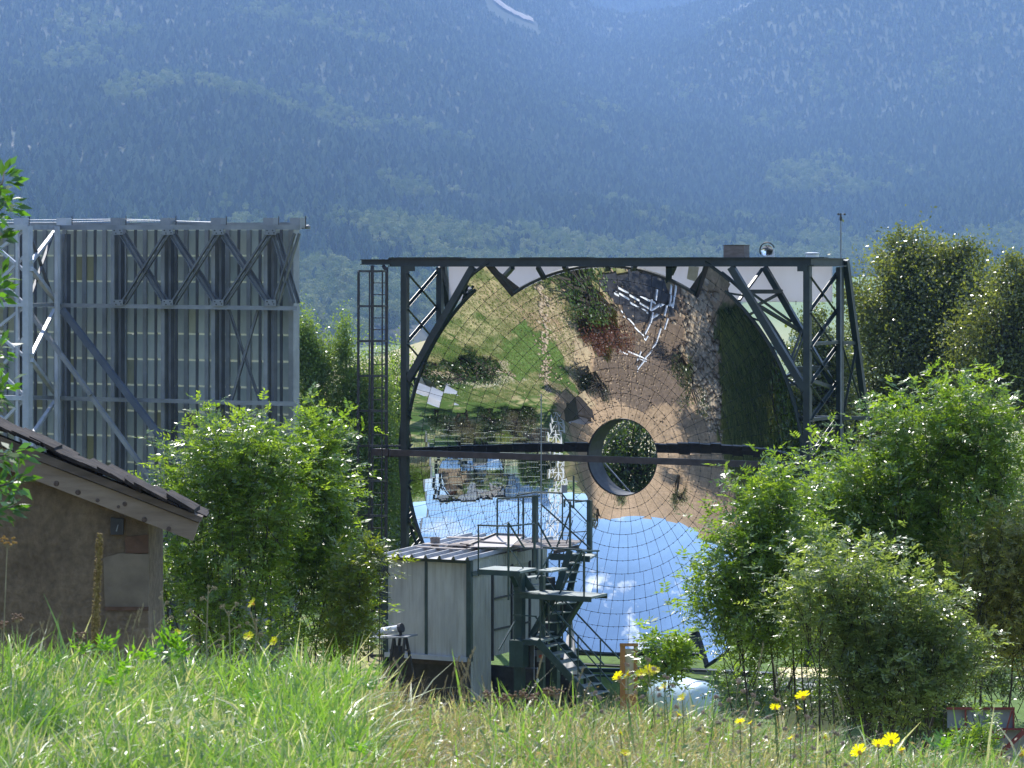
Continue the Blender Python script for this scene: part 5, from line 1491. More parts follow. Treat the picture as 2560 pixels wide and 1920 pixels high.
def plain_tree(name, label, blobs, n, leaf, base_pt, stems, seed, tint, cat='tree', group=None, clump=60, shell=0.5, elong=1.0, mat=None, upright=0.0, spread=0.10, trunk_r=1.0):
    """crown of small leaves gathered in clumps on twigs"""
    rng = np.random.default_rng(seed)
    t = thing(name, base_pt, label, cat, group)
    nc = max(n//clump, 1)
    w = np.array([b[1][0]*b[1][2] for b in blobs]); w = w/w.sum()
    idx = rng.choice(len(blobs), nc, p=w)
    C_ = np.array([tuple(b[0]) for b in blobs])[idx]; Rr = np.array([b[1] for b in blobs])[idx]
    u = unit(rng.normal(size=(nc, 3))); rad = rng.uniform(0, 1, nc)**shell
    cp = C_ + u*Rr*rad[:, None]
    cs = spread*np.mean(Rr, axis=1)*rng.uniform(0.6, 1.6, nc)
    cs = np.maximum(cs, leaf*1.5)
    ci = np.repeat(np.arange(nc), clump)
    off = rng.normal(size=(len(ci), 3))*cs[ci][:, None]
    off[:, 2] *= (1+upright)
    pos = cp[ci] + off
    dd = unit(rng.normal(size=(len(ci), 3)) + u[ci]*0.6 + np.array([0, 0, upright*0.5]))
    nn = unit(rng.normal(size=(len(ci), 3)) + np.array([0, 0, 0.7]))
    ln = leaf*rng.uniform(0.7, 1.3, len(ci))
    v, f = leaf_quads(pos, dd, nn, ln, ln*0.62/elong)
    h = rng.uniform(0, 1, nc)[ci]*0.7 + rng.uniform(0, 1, len(ci))*0.3
    tt = (tint[0]*(1-h[:, None]) + tint[1]*h[:, None])*rng.uniform(.8, 1.2, (len(ci), 1))
    put('crown', np_mesh('crown', v-np.array(tuple(base_pt)), f, mat or M['leaf_far'], np.repeat(tt, 4, axis=0)), t)
    mb = MB()
    stem_tree(mb, base_pt, [(p, r*trunk_r) for p, r in stems], 0.05, rng, 0.3)
    for i in range(0, nc, max(1, nc//160)):
        c = Vector(cp[i]); s_ = Vector(stems[i % len(stems)][0])
        mb.tube([s_.lerp(c, 0.25)+(Vector(base_pt)-s_)*0.2, s_.lerp(c, .7), c], 0.03*trunk_r, 4, 0.006)
    mb.build('trunk', M['bark'], t)
    return t

# big dark broadleaved trees behind the frame on the right
pear = (np.array([0.065, 0.090, 0.026]), np.array([0.185, 0.20, 0.065]))
d = 112.0
plain_tree('broadleaf_tree', 'large dark olive tree rising right of the mirror frame', 
    [blob(2300, 820, d, 215, 200), blob(2370, 720, d, 150, 120), blob(2290, 660, d, 95, 75), blob(2400, 670, d, 90, 75), blob(2200, 760, d, 100, 90), blob(2340, 780, d, 150, 120), blob(2440, 780, d, 90, 110), blob(2200, 900, d, 110, 120), blob(2330, 950, d, 160, 110), blob(2130, 1000, d, 80, 110), blob(2260, 610, d, 30, 40), blob(2240, 1100, d, 170, 120)],
    90000, 0.12, Vector((P(2300, 0, d).x, d, EZ-12)), [(P(2300, 650, d), .16), (P(2400, 680, d), .14), (P(2200, 800, d), .13), (P(2350, 800, d), .16), (P(2150, 950, d), .1)], 51, pear, clump=150, shell=0.45, spread=.17)
d = 108.0
plain_tree('broadleaf_tree', 'dark olive tree cut off by the right edge behind the pointed ash',
    [blob(2490, 860, d, 120, 160), blob(2560, 680, d, 60, 75), blob(2530, 800, d, 80, 110), blob(2600, 760, d, 90, 130), blob(2520, 950, d, 110, 120), blob(2600, 950, d, 120, 150)],
    34000, 0.115, Vector((P(2560, 0, d).x, d, EZ-12)), [(P(2560, 680, d), .14), (P(2520, 850, d), .12), (P(2600, 800, d), .12)], 52, pear, clump=120, shell=0.42, spread=.20)
d = 98.0
plain_tree('broadleaf_tree', 'lower bushy tree seen through the right side lattice of the frame',
    [blob(2040, 860, d, 70, 90), blob(2090, 960, d, 70, 110), blob(2000, 1000, d, 60, 100), blob(2060, 1120, d, 90, 110), blob(1990, 1250, d, 80, 120), blob(2120, 1250, d, 90, 120)],
    34000, 0.10, Vector((P(2050, 0, d).x, d, EZ-11)), [(P(2040, 860, d), .08), (P(2000, 1000, d), .07), (P(2100, 1000, d), .07)], 53, (np.array([0.05, 0.07, 0.025]), np.array([0.12, 0.14, 0.05])), clump=50, shell=0.6, spread=.16)
plain_tree('broadleaf_bush', 'broad leafy bush filling the gap behind the right hand ashes',
    [blob(2120, 1300, 70, 140, 130), blob(2300, 1350, 70, 170, 160), blob(2480, 1300, 70, 160, 170), blob(2250, 1560, 70, 260, 150), blob(2500, 1560, 70, 170, 170), blob(2050, 1500, 70, 110, 120)],
    60000, 0.085, Vector((P(2300, 0, 70).x, 70, GZ0-.2)), [(P(2200, 1300, 70), .06), (P(2400, 1300, 70), .06)], 59, (np.array([0.07, 0.12, 0.03]), np.array([0.16, 0.22, 0.06])), cat='bush', clump=50, shell=.6, spread=.14)
# willowy trees behind the ladder
wil = (np.array([0.11, 0.18, 0.045]), np.array([0.22, 0.29, 0.085]))
d = 96.0
plain_tree('birch_tree', 'light feathery tree just right of the heliostat edge', 
    [blob(762, 850, d, 30, 80), blob(745, 880, d, 40, 80), blob(800, 920, d, 60, 70), blob(770, 1030, d, 70, 110), blob(800, 1150, d, 80, 120), blob(760, 1280, d, 100, 130)],
    60000, 0.080, Vector((P(780, 0, d).x, d, EZ-11)), [(P(762, 790, d), .05), (P(800, 900, d), .05), (P(780, 1000, d), .07)], 54, wil, clump=90, upright=0.9, spread=.22, elong=1.2, shell=.55, trunk_r=.35)
plain_tree('birch_tree', 'feathery tree directly behind the caged ladder', 
    [blob(862, 880, d, 22, 90), blob(880, 980, d, 60, 90), blob(930, 1000, d, 60, 110), blob(860, 1110, d, 90, 120), blob(950, 1150, d, 80, 120), blob(900, 1300, d, 110, 140)],
    70000, 0.080, Vector((P(880, 0, d).x, d, EZ-11)), [(P(862, 800, d), .05), (P(900, 900, d), .05), (P(940, 950, d), .07)], 55, wil, clump=90, upright=0.9, spread=.22, elong=1.2, shell=.55, trunk_r=.35)
plain_tree('birch_tree', 'feathery tree between the ladder and the left edge of the mirror', 
    [blob(995, 960, 98, 40, 90), blob(1000, 1080, 98, 60, 110), blob(1040, 1200, 98, 80, 140), blob(1000, 1350, 98, 110, 160)],
    50000, 0.080, Vector((P(1000, 0, 98).x, 98, EZ-11)), [(P(995, 880, 98), .05), (P(1020, 1000, 98), .05)], 56, wil, clump=90, upright=0.9, spread=.22, elong=1.2, shell=.55, trunk_r=.35)
# dark bushes behind the port of the mirror and under it
plain_tree('broadleaf_bush', 'dark leafy bush seen through the round port of the mirror',
    [blob(1560, 1090, 90, 120, 70), blob(1620, 1060, 90, 60, 50), blob(1500, 1180, 90, 130, 110), blob(1640, 1200, 90, 130, 110), blob(1580, 1330, 90, 180, 130), blob(1600, 1480, 90, 260, 110)],
    30000, 0.10, Vector((P(1580, 0, 90).x, 90, GZ0-.2)), [(P(1560, 1080, 90), .06), (P(1640, 1100, 90), .05)], 57, (np.array([0.03, 0.055, 0.015]), np.array([0.07, 0.12, 0.03])), cat='bush', clump=50, shell=.6, spread=.16)
ash_bush('low dark undergrowth bush between the ash stems and the hidden hut', 'undergrowth_bush',
    [blob(2130, 1640, 58, 90, 60), blob(1960, 1760, 52, 90, 50), blob(2100, 1790, 52, 110, 55), blob(2260, 1800, 52, 120, 60), blob(2380, 1830, 52, 100, 60), blob(2520, 1720, 52, 100, 60), blob(2330, 1700, 52, 90, 70), blob(1850, 1750, 52, 60, 35)],
    420, 0.2, base_at(2200, 52), [(P(2150, 1760, 52), .03), (P(2380, 1760, 52), .03)], 47, tint=(np.array([.04, .075, .018]), np.array([.09, .14, .03])), cat='bush', shoot_len=(.3, .6))
plain_tree('broadleaf_bush', 'bush behind the lower left corner of the mirror frame',
    [blob(1080, 1500, 92, 160, 130), blob(950, 1480, 92, 140, 150), blob(1200, 1560, 92, 160, 110)],
    16000, 0.10, Vector((P(1080, 0, 92).x, 92, GZ0-.2)), [(P(1080, 1450, 92), .05)], 58, (np.array([0.03, 0.05, 0.015]), np.array([0.06, 0.10, 0.03])), cat='bush', clump=50, shell=.6, spread=.16)

# trees the mirror shows: the row beside the yard and the hedge on the lawn
def ring_tree(name, label, x, y, w, h, n, seed, tint, leaf=.14, cat='tree', group=None, lift=0.35):
    zg = float(ground_h(x, y)); c = Vector((x, y, zg+h*(lift+(1-lift)/2)))
    rng = np.random.default_rng(seed)
    bl = [(c+Vector((rng.uniform(-.4, .4)*w, rng.uniform(-.4, .4)*w, rng.uniform(-.28, .28)*h)), (w*.30, w*.30, h*.20)) for _ in range(9)]
    plain_tree(name, label, bl, n, leaf, Vector((x, y, zg-.1)), [(Vector((x+rng.uniform(-.3, .3)*w, y+rng.uniform(-.3, .3)*w, zg+h*.75)), .08) for _ in range(4)], seed, tint, cat, group, clump=40, shell=.6, spread=.2)
YT = [('tallest', -12.0, 87.0, 5, 10), ('broad dark', -8.5, 85.0, 4, 9), ('slim', -10.8, 82.3, 3.4, 8.5), ('low bushy', -14.6, 83.5, 3.2, 6), ('round', -15.3, 81.5, 4, 8), ('leaning', -18.5, 79, 4, 8), ('far left', -20.5, 85, 5, 10)]
for i, (wd_, x, y, w, h) in enumerate(YT):
    ring_tree('yard_tree', wd_+' tree of the yard row, dark green streak in the mirror', x, y, w, h, 14000, 70+i, (np.array([.05, .10, .018]), np.array([.13, .19, .04])), .15, group='trees beside the yard', lift=0.06)
for i, (x, y, w, h, wd_) in enumerate(((-3.2, 65.4, 1.3, 1.3, 'left'), (-4.3, 66.2, 1.3, 1.4, 'middle'), (-5.2, 67.1, 1.2, 1.2, 'right'))):
    ring_tree('hedge_bush', wd_+' one of the round dark hedge bushes shown in the upper left of the mirror', x, y, w, h, 2600, 80+i, (np.array([.03, .07, .015]), np.array([.07, .14, .03])), .07, 'bush', 'hedge bushes on the lawn', .05)
ring_tree('shadow_bush', 'dark bush added in place of a shadow beside the tan path, in the mirror', -8.9, 69.7, 1.7, 1.6, 4200, 84, (np.array([.012, .025, .01]), np.array([.03, .05, .018])), .06, 'bush', None, .02)  # added dark bush, standing in for a cast shadow
for i, (x, y, w_) in enumerate(((-14.5, 66, 'upper'), (-17.5, 71, 'far'), (-16, 62, 'thin'), (-11.6, 74.6, 'near'))):
    ring_tree('bank_shrub', w_+' loose grey green shrub on the earth bank, small in the mirror', x, y, 1.6, 2.2, 1500, 90+i, (np.array([.05, .08, .03]), np.array([.12, .15, .06])), .09, 'bush', 'shrubs on the bank', .05)
for i, (a_, w, h, wd_) in enumerate(((-1.6, 1.8, 2.0, 'first'), (-3.4, 2.0, 2.4, 'second'), (-5.0, 1.8, 1.7, 'third'), (-6.7, 2.0, 2.3, 'fourth'), (-8.0, 1.5, 1.6, 'fifth'))):
    q_ = HO+UU*a_-NN*1.5
    ring_tree('foot_bush', wd_+' dark bush along the foot of the heliostat, seen in the mirror', q_.x, q_.y, w, h, 3600, 100+i, [(np.array([.02, .045, .012]), np.array([.06, .10, .025])), (np.array([.10, .10, .06]), np.array([.20, .18, .12]))][i % 2], .09, 'bush', 'bushes at the heliostat foot', .03)
ring_tree('rusty_bush', 'low rusty red bush among the weeds near the white pipes, in the mirror', -7.6, 72.5, 2.0, 1.0, 2600, 110, (np.array([.14, .05, .04]), np.array([.22, .10, .06])), .08, 'bush', None, .02)
ring_tree('weedy_bush', 'low green bush beside the rusty one, upper middle of the mirror', -6.2, 73.6, 1.8, 1.0, 2600, 111, (np.array([.05, .11, .025]), np.array([.13, .20, .05])), .08, 'bush', None, .02)
ring_tree('yard_tree', 'nearest slim tree of the yard row, dark green streak in the mirror', -13.4, 81.0, 2.6, 6.5, 9000, 112, (np.array([.05, .10, .018]), np.array([.13, .19, .04])), .13, group='trees beside the yard', lift=0.1)
ring_tree('yard_tree', 'forked tree of the yard row, dark green streak in the mirror', -11.9, 83.2, 3.0, 7.5, 9000, 113, (np.array([.04, .085, .018]), np.array([.11, .17, .04])), .13, group='trees beside the yard', lift=0.1)
# stones, weeds and turf of the yard
def heap(name, pts, n, smin, smax, mat, seed, spread):
    rng = np.random.default_rng(seed); V = []; Fs = []
    seg_ = [(np.array(pts[i]), np.array(pts[i+1])) for i in range(len(pts)-1)]
    for k in range(n):
        a_, b_ = seg_[rng.integers(len(seg_))]; q = a_+(b_-a_)*rng.uniform()+rng.normal(size=2)*spread
        s_ = rng.uniform(smin, smax); z_ = float(ground_h(q[0], q[1]))
        dirs = np.array([[1,0,0],[-1,0,0],[0,1,0],[0,-1,0],[0,0,1],[0,0,-1]])*rng.uniform(.6, 1.2, (6, 1))*s_
        c = len(V); V += list(dirs*np.array([1, 1, .7])+np.array([q[0], q[1], z_+s_*.2]))
        Fs += [(c+i, c+j, c+k_) for i, j, k_ in ((0,2,4),(2,1,4),(1,3,4),(3,0,4),(2,0,5),(1,2,5),(3,1,5),(0,3,5))]
    o = put(name, np_mesh(name, np.array(V), np.array(Fs), mat)); o['kind'] = 'stuff'
pale = simple('pale_stone', (.24,.18,.12), (.46,.37,.26), 4, rough=.9)
heap('rubble_strip', [(-8.9, 77.7), (-12, 76.0), (-15.3, 75.2)], 700, .06, .28, pale, 1, .45)
heap('edging_stones', [(-3.0, 63.3), (-4.6, 64.8), (-6.3, 66.3)], 90, .08, .2, pale, 2, .1)
heap('edging_stones', [(-5.3, 72.9), (-6.6, 69.6), (-8.1, 66.5), (-9.2, 64.6)], 260, .04, .12, pale, 3, .1)
heap('yard_pebbles', [(-8, 74), (-11, 70), (-12.5, 64)], 1500, .02, .10, simple('brown_pebbles', (.20,.14,.09), (.42,.31,.2), 3, rough=.9), 4, 1.6)
def turf(name, n, poly, h0, h1, w, ts, gfr, seed):
    rng = np.random.default_rng(seed)
    P_ = np.array(poly); lo = P_.min(0); hi = P_.max(0)
    x = rng.uniform(lo[0], hi[0], n); y = rng.uniform(lo[1], hi[1], n); k = poly_in(poly, x, y, 0, 0) > .5; x = x[k]; y = y[k]; n = len(x)
    z = ground_h(x, y); h = rng.uniform(h0, h1, n); az = rng.uniform(0, 6.28, n); ww = w*rng.uniform(.6, 1.4, n)
    ln = rng.normal(size=(n, 2))*.3*h[:, None]
    b1 = np.stack([x-np.cos(az)*ww, y-np.sin(az)*ww, z], 1); b2 = np.stack([x+np.cos(az)*ww, y+np.sin(az)*ww, z], 1); tp = np.stack([x+ln[:, 0], y+ln[:, 1], z+h], 1)
    V = np.stack([b1, b2, tp], 1).reshape(-1, 3); g = rng.uniform(size=(n, 1)); t = np.array(ts[0])*(1-g)+np.array(ts[1])*g
    o = put(name, np_mesh(name, V, np.arange(len(V)).reshape(-1, 3), M['grass'], np.repeat(t, 3, axis=0))); o['kind'] = 'stuff'
turf('lawn_grass', 60000, ((-2.5, 60), (-2.5, 74), (-6, 73), (-9.5, 67.5), (-7.5, 60)), .03, .09, .012, ((.10, .20, .03), (.36, .34, .16)), 0, 1)
turf('red_weeds', 9000, ((-6.3, 72.9), (-6.9, 74.0), (-8.8, 72.5), (-9.3, 70.8), (-7.2, 71.4)), .08, .3, .03, ((.17, .07, .045), (.09, .14, .04)), 0, 2)
turf('reed_bed', 45000, ((-10.5, 78.3), (-13.2, 83.3), (-18.7, 82.5), (-22.1, 77.2), (-15.9, 75.6)), .2, .9, .03, ((.04, .08, .015), (.40, .42, .18)), 0, 3)
turf('yard_grass', 26000, ((2, 83), (9, 83), (16, 100), (2, 100)), .08, .2, .02, ((.10, .20, .03), (.20, .28, .06)), 0, 4)
# white pipe frame lying on a dark patch put in as shade, and a black covered crate, both shown upside down in the mirror
t = thing('shade_patch', (-7.9, 75.3, float(ground_h(-7.9, 75.3))), 'black patch painted as shade under the white pipes, high in the mirror', 'painted shade')
b = MB(); q_ = [(-6.6, 74.2), (-7.9, 76.6), (-9.6, 75.8), (-8.6, 73.6)]
b.hexa([Vector((x, y, float(ground_h(x, y))+.02)) for x, y in q_]+[Vector((x, y, float(ground_h(x, y))+.05)) for x, y in q_]); b.build('sheet', M['dark'], t)
t = thing('pipe_frame', (-8.5, 74.8, float(ground_h(-8.5, 74.8))), 'bent white pipe frame on shaded soil, bright lines high in the mirror', 'pipe frame')
PF = [((-7.24, 74.27), (-8.52, 74.80)), ((-7.19, 74.50), (-8.72, 75.28)), ((-8.13, 75.94), (-8.92, 74.61)), ((-8.92, 74.61), (-9.36, 73.58)), ((-9.36, 73.58), (-7.73, 73.67)), ((-8.80, 74.74), (-8.95, 75.87)), ((-8.95, 75.87), (-8.47, 76.59)), ((-8.95, 75.87), (-10.22, 73.84)), ((-10.22, 73.84), (-10.54, 71.84)), ((-8.95, 71.97), (-10.51, 72.72)), ((-9.99, 72.79), (-10.30, 72.13))]
for (xa, ya), (xb, yb_) in PF:
    b = MB(); b.tube([Vector((xa, ya, float(ground_h(xa, ya))+.12)), Vector(((xa+xb)/2+.06, (ya+yb_)/2, float(ground_h((xa+xb)/2, (ya+yb_)/2))+.16)), Vector((xb, yb_, float(ground_h(xb, yb_))+.12))], .035, 6); b.build('pipe', M['white_paint'], t)
t = thing('black_crate', (-9.75, 67.0, float(ground_h(-9.75, 67))), 'black covered crate, the dark block left of the port in the mirror', 'crate')
b = MB(); z_ = float(ground_h(-9.75, 67)); b.box((-9.75, 67, z_+.4), (1.2, 1.1, .9)); b.build('crate_body', M['dark'], t)
b = MB(); b.box((-9.75, 67, z_+.88), (1.3, 1.2, .05)); b.build('lid', M['dark'], t)
# ------------------------------------------------------------------ foreground shrub at the left edge
def near_branch(name, label, pts, nleaf, seed, size=0.05, head=None):
    rng = np.random.default_rng(seed)
    t = thing(name, pts[0], label, 'branch', None)
    mb = MB(); mb.tube(pts, 0.006, 6, 0.002); 
    V = []; D = []
    seg_ = [(pts[i], pts[i+1]) for i in range(len(pts)-1)]
    for k in range(nleaf):
        f = k/nleaf*len(seg_); i = min(int(f), len(seg_)-1); p = seg_[i][0].lerp(seg_[i][1], f-i)
        ax = (seg_[i][1]-seg_[i][0]).normalized()
        s = Vector((rng.normal(), rng.normal()*.6, rng.normal()*.5)); s = (s-ax*s.dot(ax)).normalized()
        p2 = p + s*rng.uniform(0, .05)
        V.append(tuple(p2)); D.append(tuple((s+ax*.5+Vector((0, 0, -.15))).normalized()))
    V = np.array(V); D = unit(np.array(D)); nn = unit(rng.normal(size=V.shape)*.6+np.array([0, -.4, .8]))
    ln = size*rng.uniform(.7, 1.3, len(V))
    v, f = leaf_quads(V, D, nn, ln, ln*.42, .25)
    tt = np.repeat(np.array([.05, .12, .02])*(1+rng.uniform(-.3, .7, (len(V), 1))), 4, axis=0)
    put('leaves', np_mesh('leaves', v-np.array(tuple(pts[0])), f, M['leaf'], tt), t)
    mb.build('twig', M['bark'], t)
d = 12.0
for k, (y0, xs_, sd_) in enumerate(((470, (-160, -60, 5, 12), 1), (540, (-150, -60, -5, 28), 2), (740, (-160, -90, -20, 8), 3), (900, (-150, -80, -20, 6), 4), (1000, (-150, -70, -15, 10), 5), (1150, (-150, -50, 20, 66), 6), (1225, (-150, -40, 20, 50), 7), (1290, (-150, -60, 0, 34), 8), (620, (-160, -90, -30, 2), 9))):
    pts = [P(x, y0+60-i*35 if y0 < 1100 else y0+10-i*12, d+.1*i) for i, x in enumerate(xs_)]
    near_branch('leafy_branch', ['topmost leafy branch at the left edge against the blue mountain', 'second leafy branch from the top at the left edge', 'leafy branch at the left edge beside the middle of the heliostat tower', 'leafy twig at the left edge above the lower heliostat chord', 'leafy twig at the left edge just over the outbuilding roof level', 'broad leafy branch reaching over the ridge of the outbuilding roof', 'leafy branch hanging over the timber board of the outbuilding', 'lowest drooping branch in front of the plaster wall at the left edge', 'leafy twig at the left edge beside the top chord of the heliostat'][k], pts, 85, 600+sd_, .055)

def blade_patch(name, n, xr, yr, hmin, hmax, seed, green_f, mask=None, width=.005, mat=None, tintset=None, kind='stuff'):
    rng = np.random.default_rng(seed)
    y = np.sqrt(rng.uniform(yr[0]**2, yr[1]**2, n)); px = rng.uniform(xr[0], xr[1], n); x = (px-1280)/F*y
    if mask is not None:
        k = mask(x, y, px, rng); x = x[k]; y = y[k]; px = px[k]; n = len(x)
    z = ground_h(x, y)
    cl_ = vnoise(x, y, .35, seed+1, 3); cl2 = vnoise(x, y, .9, seed+2, 2)
    h = (hmin+(hmax-hmin)*rng.uniform(0, 1, n)**1.5)*(0.55+0.9*cl_)
    lean = rng.normal(size=(n, 2))*0.55 + np.stack([0.12+(cl2-.5)*1.2, np.zeros(n)], 1)
    bend = rng.uniform(.2, 1.0, n)
    w = width*rng.uniform(.6, 1.5, n)
    az = rng.uniform(0, 6.28, n); sx = np.cos(az); sy = np.sin(az)
    V = []; lv = [0, .35, .7, 1.0]; ww = [1, .9, .6, .08]
    for f, wf in zip(lv, ww):
        cx = x + lean[:, 0]*h*(f*.5+f*f*bend*.8); cy_ = y + lean[:, 1]*h*(f*.5+f*f*bend*.8)
        cz = z + h*f*(1-.32*f*bend*np.hypot(lean[:, 0], lean[:, 1])*2)
        V.append(np.stack([cx-sx*w*wf*.5, cy_-sy*w*wf*.5, cz], 1)); V.append(np.stack([cx+sx*w*wf*.5, cy_+sy*w*wf*.5, cz], 1))
    V = np.stack(V, 1).reshape(-1, 3)
    b = np.arange(n)[:, None]*8
    Fq = np.concatenate([b+np.array([[0, 1, 3, 2]]), b+np.array([[2, 3, 5, 4]]), b+np.array([[4, 5, 7, 6]])], 0)
    g = rng.uniform(0, 1, n) < green_f(px, cl_, cl2)
    ts = tintset or ((.11, .22, .035), (.22, .32, .08), (.42, .39, .25), (.60, .57, .42))
    k1 = rng.uniform(0, 1, n)[:, None]
    t1 = np.array(ts[0])*(1-k1)+np.array(ts[1])*k1; t2 = np.array(ts[2])*(1-k1)+np.array(ts[3])*k1
    tt = np.where(g[:, None], t1, t2)
    o = put(name, np_mesh(name, V, Fq, mat or M['grass'], np.repeat(tt, 8, axis=0)))
    o['kind'] = kind
    return o
gf = lambda px, c1, c2: np.clip(0.66 + (c1-.5)*1.3 - 0.30*sstep(900, 1250, px) + .32*sstep(1700, 2200, px), .12, .97)
blade_patch('meadow_grass', 62000, (-260, 2820), (8.2, 13.4), .06, .17, 901, gf)
def leafy_cover(name, n, xr, yr, seed, hmax, size, ts):
    rng = np.random.default_rng(seed)
    y = np.sqrt(rng.uniform(yr[0]**2, yr[1]**2, n)); px = rng.uniform(xr[0], xr[1], n); x = (px-1280)/F*y
    z = ground_h(x, y)+rng.uniform(.01, hmax, n)*(0.4+vnoise(x, y, .5, 77, 2))
    d_ = unit(rng.normal(size=(n, 3))*np.array([1, 1, .6])); nn = unit(rng.normal(size=(n, 3))*.8+np.array([0, -.1, 1]))
    ln = size*rng.uniform(.5, 1.5, n)
    v, f = leaf_quads(np.stack([x, y, z], 1), d_, nn, ln, ln*rng.uniform(.18, .45, n), .2)
    g = rng.uniform(size=(n, 1)); c = np.array(ts[0])*(1-g)+np.array(ts[1])*g
    o = put(name, np_mesh(name, v, f, M['grass'], np.repeat(c, 4, axis=0))); o['kind'] = 'stuff'
leafy_cover('meadow_leaves', 14000, (-260, 2820), (8.3, 13.3), 911, .13, .030, ((.07, .15, .025), (.24, .30, .10)))
leafy_cover('dead_leaves', 9000, (950, 2820), (10.5, 13.3), 912, .2, .016, ((.22, .14, .09), (.46, .36, .26)))
blade_patch('tall_grass', 34000, (-260, 2820), (8.6, 13.2), .13, .25, 903, lambda px, c1, c2: np.clip(.75+(c1-.5)*1.5, .1, 1), 
    mask=lambda x, y, px, r: (r.uniform(size=len(x)) < np.clip(.30 - .18*sstep(900, 1100, px) + .9*np.exp(-((px-820)/150)**2) + .6*np.exp(-((px-30)/60)**2)+ .5*np.exp(-((px-1290)/60)**2)+.3*np.exp(-((px-2300)/200)**2)-.25*np.exp(-((px-1000)/80)**2), 0, 1)), width=.0085, tintset=((.13, .25, .035), (.25, .37, .08), (.38, .36, .22), (.55, .52, .38)))
blade_patch('dry_undergrowth', 14000, (900, 2820), (10.5, 13.4), .10, .24, 905, lambda px, c1, c2: np.clip(.12+(c1-.5)+.5*sstep(1600, 2300, px), 0, .8), width=.003,
    tintset=((.12, .16, .05), (.20, .24, .09), (.26, .19, .11), (.42, .33, .22)))
blade_patch('slope_grass', 30000, (-300, 2860), (13.4, 42), .15, .5, 908, lambda px, c1, c2: px*0+.5, width=.012)

# broad bright weed leaves in the grass: rosettes, one object each
def rosette(seed):
    rng = np.random.default_rng(seed); n = 5
    a = rng.uniform(0, 6.28, n); el = rng.uniform(.5, 1.2, n)
    d_ = np.stack([np.cos(a)*np.cos(el), np.sin(a)*np.cos(el)*.5, np.sin(el)], 1); d_ = unit(d_)
    v, f, t_ = ash_fronds(np.zeros((n, 3)), d_, rng, .095, (np.array([.10, .22, .02]), np.array([.14, .28, .03])), .15)
    return np_mesh('weed_leaves', v, f, M['leaf'], t_)
ros = [rosette(i) for i in range(4)]
for i, (px_, py_, d_, s_) in enumerate(((415, 1600, 12.3, 1.15), (380, 1628, 12.2, 1.1), (455, 1625, 12.3, 1.2), (285, 1690, 11.6, 1.0), (300, 1665, 11.9, .9), (130, 1640, 12.1, .8), (215, 1610, 12.4, 1.0), (940, 1700, 11.8, .8), (270, 1605, 12.4, .9), (2350, 1850, 10.9, .9), (640, 1740, 11, .8), (900, 1860, 9.6, .8))):
    o = put('weed_rosette', ros[i % 4], None, P(px_, py_+30, d_)); o.scale = (s_,)*3; o.rotation_euler.z = i*1.3
    tag(o, ['tall bright toothed weed below the wall corner', 'left one of the paired bright weeds at the wall corner', 'right one of the paired bright weeds at the wall corner', 'bright toothed leaf clump lower in the meadow under the mullein', 'smaller toothed weed just above the lower clump', 'yellowish weed low in the grass at the far left', 'weed left of the mullein foot', 'single pointed weed leaf under the trestle table', 'weed right of the mullein foot', 'weed at the right among the three yellow flowers', 'small weed in the open meadow below the ashes', 'lowest weed near the bottom edge of the meadow'][i], 'weed', 'broad leaved weeds in the grass')

# the tall mullein spike in front of the plaster wall
d = 13.0
bp = P(238, 1660, d); tp = P(250, 1334, d)
t = thing('mullein_stalk', bp, 'tall dry brown mullein spike in front of the plaster wall', 'plant')
b = MB(); rm_ = random.Random(4); ax = (tp-bp)
b.tube([bp, bp.lerp(tp, .5)-Vector((.004, 0, 0)), tp], .012, 8, .007); b.build('stem', M['mullein'], t)
b = MB()
for k in range(900):
    f = rm_.uniform(.02, 1.0); a = rm_.uniform(0, 6.28); r = (.019-.006*f)*(1 if f < .96 else .6)
    c = bp+ax*f+Vector((-.004*math.sin(math.pi*f)+math.cos(a)*r*.8, math.sin(a)*r*.8, 0)); o_ = Vector((math.cos(a), math.sin(a), .5)).normalized()
    s_ = .0035*rm_.uniform(.7, 1.3); s1 = o_.cross(ZZ).normalized()*s_; s2 = o_.cross(s1).normalized()*s_
    b.add([c+s1, c+s2, c-s1, c-s2, c+o_*s_*2.0], [(0, 1, 4), (1, 2, 4), (2, 3, 4), (3, 0, 4)])
b.build('seed_capsules', M['mullein'], t, kind='stuff')

